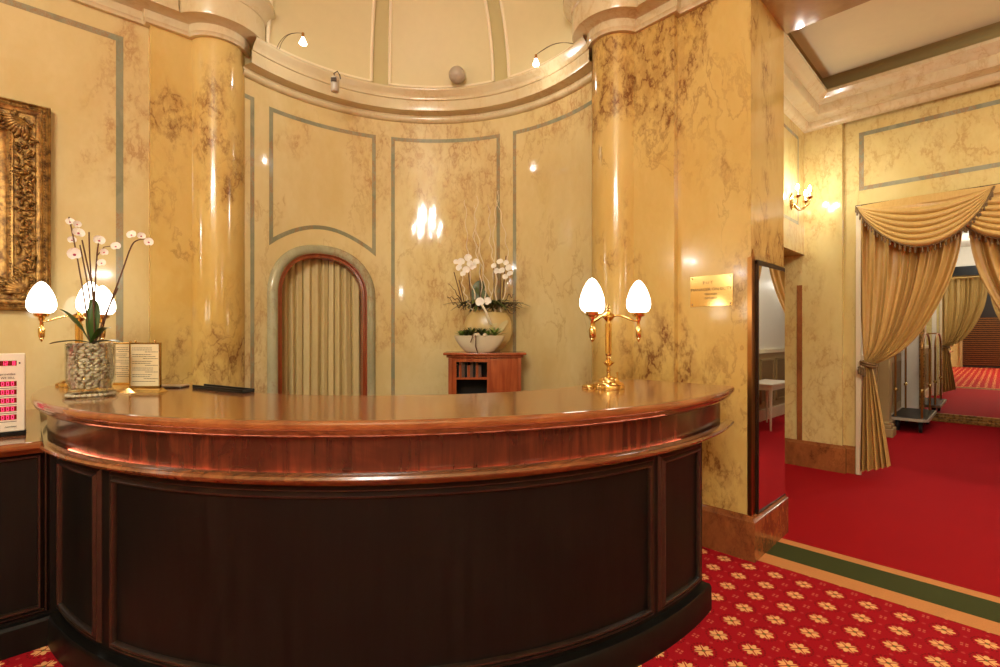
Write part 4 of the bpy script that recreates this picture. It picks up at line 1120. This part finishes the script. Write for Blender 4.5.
for x in (-.54, .54):
    for y in (-.15, .15):
        MB().tube([(x, y, .22), (x, y, 1.2)], .014, 10).build('pole', 'bronze', lc, smooth=True)
        MB().lathe([(0, 0), (.024, 0), (.026, .02), (.016, .04), (0, .045)], 12, (x, y, .6)).build('collar', 'brass', lc, smooth=True)
for y in (-.15, .15):
    MB().tube([(.54 * cos(pi * i / 20), y, 1.2 + .25 * sin(pi * i / 20)) for i in range(21)], .014, 10).build('hoop', 'bronze', lc, smooth='all')
MB().tube([(0, -.15, 1.45), (0, .15, 1.45)], .012, 8).build('hanging_rail', 'bronze', lc, smooth=True)

# console table seen in the pier mirror
ct = thing('console_table', 'white console table with slender tapered legs reflected in the pier mirror', 'table', (8.25, -.45, 0), 0)
MB().box(-.42, .42, -.2, .2, .67, .70).build('table_top', 'white', ct, bevel=.008); MB().box(-.38, .38, -.17, .17, .60, .67).build('apron', 'white', ct)
for x in (-.36, .36):
    for y in (-.15, .15): MB().tube([(x, y, 0), (x, y, .3), (x, y, .62)], [.012, .018, .026], 10).build('leg', 'white', ct, smooth=True)

# ------------------------------------------------------------------ sconces
def light(name, loc, e, r=.03, col=(1, .99, .95), parent=None):
    li = bpy.data.lights.new(name, 'POINT'); li.energy = e; li.color = col; li.shadow_soft_size = r
    lo = bpy.data.objects.new(name, li); COL.objects.link(lo); lo.location = loc
    if parent: lo.parent = parent
    return lo
def sconce(loc, rotz, label, e, n=3):
    t = thing('wall_sconce', label, 'wall lamp', loc, rotz)
    MB().lathe([(0, -.09), (.012, -.085), (.03, -.05), (.035, 0), (.03, .05), (.012, .085), (0, .09)], 16, (0, -.012, 0), sy=.35).build('backplate', 'brass', t, smooth=True)
    for k_, x in enumerate([-.14, 0, .14][:n] if n == 3 else [-.1, .1]):
        yo = -.17 if x == 0 else -.10
        P = spline([(0, -.02, -.02), (x * .5, yo * .5, -.085), (x * .95, yo * .95, -.06), (x, yo, .0)], 14)
        MB().tube(P, .006, 7).build('arm', 'brass', t, smooth='all')
        MB().lathe([(0, -.012), (.01, -.01), (.028, .004), (.034, .012), (.03, .014), (0, .008)], 16, (x, yo, 0)).build('drip_pan', 'brass', t, smooth=True)
        cd = MB().lathe([(0, .01), (.009, .01), (.009, .07), (0, .07)], 12, (x, yo, 0)).build('candle_tube', 'white', t, smooth=True)
        MB().lathe([(0, .07), (.009, .072), (.015, .09), (.012, .11), (.004, .128), (0, .13)], 12, (x, yo, 0)).build('bulb', 'bulb', t, smooth='all')
        light('sconce_light', (x, yo - .02, .105), e / n, .02, parent=t)
    return t
sconce((5.60, 1.52, 2.80), 0, 'brass candle sconce with lit bulbs on the wall behind the marble pier', 26)
sconce((9.9, CY0, 2.25), pi, 'brass candle sconce on the white corridor wall reflected in the pier mirror', 18, 2)
sconce((7.4, CY1, 2.25), 0, 'brass candle sconce on the corridor wall behind the left gold curtain', 12, 2)

for i, (x, y, rz_, lb) in enumerate(((-2.6, WL, 0, 'brass candle sconce on the left lobby wall nearest the gilt frame'), (-5.2, WL, 0, 'brass candle sconce at the far end of the left lobby wall'),
        (-3.5, LOBY0, pi, 'brass candle sconce on the rear side wall of the lobby, away from the beam, added to brighten the pier and carpet'), (1.2, LOBY0, pi, 'brass candle sconce on the rear side wall of the lobby, close to the beam, added to brighten the pier and carpet'))):
    sconce((x, y, 2.75), rz_, lb, 55)  # the rear side wall pair is unseen, added for more light low down
# ------------------------------------------------------------------ chandeliers
def chandelier(loc, label, e, Rr=.95):
    t = thing('chandelier', label, 'chandelier', loc)
    MB().tube([(0, 0, .35), (0, 0, LOBZ - loc[2])], .012, 8).build('rod', 'brass', t)
    MB().lathe([(0, -.45), (.03, -.43), (.07, -.36), (.04, -.28), (.03, -.1), (.09, .0), (.05, .1), (.03, .3), (.1, .35), (0, .38)], 20).build('stem', 'brass', t, smooth=True)
    arm0 = bulb0 = drop0 = None
    for (nn, rr, zz) in ((14, Rr, -.22), (9, Rr * .6, .16)):
        for i in range(nn):
            a = 2 * pi * (i + .3) / nn; c, s_ = cos(a), sin(a)
            P = spline([(0, 0, zz - .02), (rr * .35 * c, rr * .35 * s_, zz - .14), (rr * .8 * c, rr * .8 * s_, zz - .12), (rr * c, rr * s_, zz)], 12)
            MB().tube(P, .009, 6).build('arm', 'brass', t, smooth='all')
            MB().lathe([(0, 0), (.035, .006), (.01, .01), (.01, .07), (0, .07)], 10, (rr * c, rr * s_, zz)).build('candle', 'brass', t, smooth=True)
            MB().lathe([(0, .07), (.012, .075), (.02, .10), (.014, .13), (0, .15)], 10, (rr * c, rr * s_, zz)).build('bulb', 'bulbs', t, smooth='all')
            if i % 2 == 0: light('chandelier_light', (rr * c * 1.03, rr * s_ * 1.03, zz + .11), e / 12, .055, parent=t)
    q = MB()
    for i in range(60):
        a = 2 * pi * i / 60; rr = Rr * (.75 if i % 2 else .45); z = -.34 if i % 2 else -.1
        q.lathe([(0, -.06), (.012, -.04), (.008, -.01), (0, 0)], 6, (rr * cos(a), rr * sin(a), z - .03 * (i % 3)))
    q.build('crystal_drops', 'glass', t)['kind'] = 'stuff'
    return t
chandelier((-3.0, -1.55, 4.30), 'crystal chandelier in the lobby mirrored in the polished niche wall', 1080)
chandelier((-5.2, -3.65, 5.0), 'smaller crystal chandelier added for more light far back in the lobby, in line behind the first one', 700, .7)  # unseen extra light, placed so its reflection merges with the first chandelier's

# room lamp beyond the beam and in the corridor: flush opal ceiling bowls
def bowl_lamp(loc, label, e):
    t = thing('ceiling_lamp', label, 'ceiling lamp', loc)
    MB().lathe([(0, 0), (.2, 0), (.2, -.02), (.19, -.025), (0, -.025)], 28).build('rim', 'brass', t, smooth=True)
    MB().lathe([(.18, -.025), (.16, -.06), (.10, -.09), (0, -.10)], 28).build('lamp_shade', 'glass_lit', t, smooth='all')
    light('bowl_light', (0, 0, -.22), e, .12, parent=t)
    return t
bowl_lamp((4.9, -1.6, 4.08), 'opal ceiling bowl lamp in the red-carpeted side room', 150)
bowl_lamp((8.0, .3, CZ), 'opal ceiling bowl lamp in the corridor behind the gold curtains', 60)

# ------------------------------------------------------------------ world, camera, view
W = bpy.data.worlds.new('world'); S.world = W; W.use_nodes = True
W.node_tree.nodes['Background'].inputs[0].default_value = (1, .92, .8, 1); W.node_tree.nodes['Background'].inputs[1].default_value = .15
cam = bpy.data.cameras.new('camera'); co = bpy.data.objects.new('camera', cam); COL.objects.link(co)
cam.sensor_width = 36; cam.lens = 36 * FP / 1000; cam.clip_start = .05; cam.clip_end = 60
co.location = (0, 0, HC); co.rotation_euler = (pi / 2, 0, CA - pi / 2)
S.camera = co
S.view_settings.view_transform = 'Standard'; S.view_settings.look = 'None'; S.view_settings.gamma = 1; S.view_settings.use_curve_mapping = False
S.view_settings.exposure = -0.5
S.cycles.max_bounces = 10; S.cycles.diffuse_bounces = 5; S.cycles.glossy_bounces = 6; S.cycles.transmission_bounces = 8
S.cycles.use_denoising = True; S.cycles.sample_clamp_indirect = 8; S.cycles.caustics_reflective = False; S.cycles.caustics_refractive = False
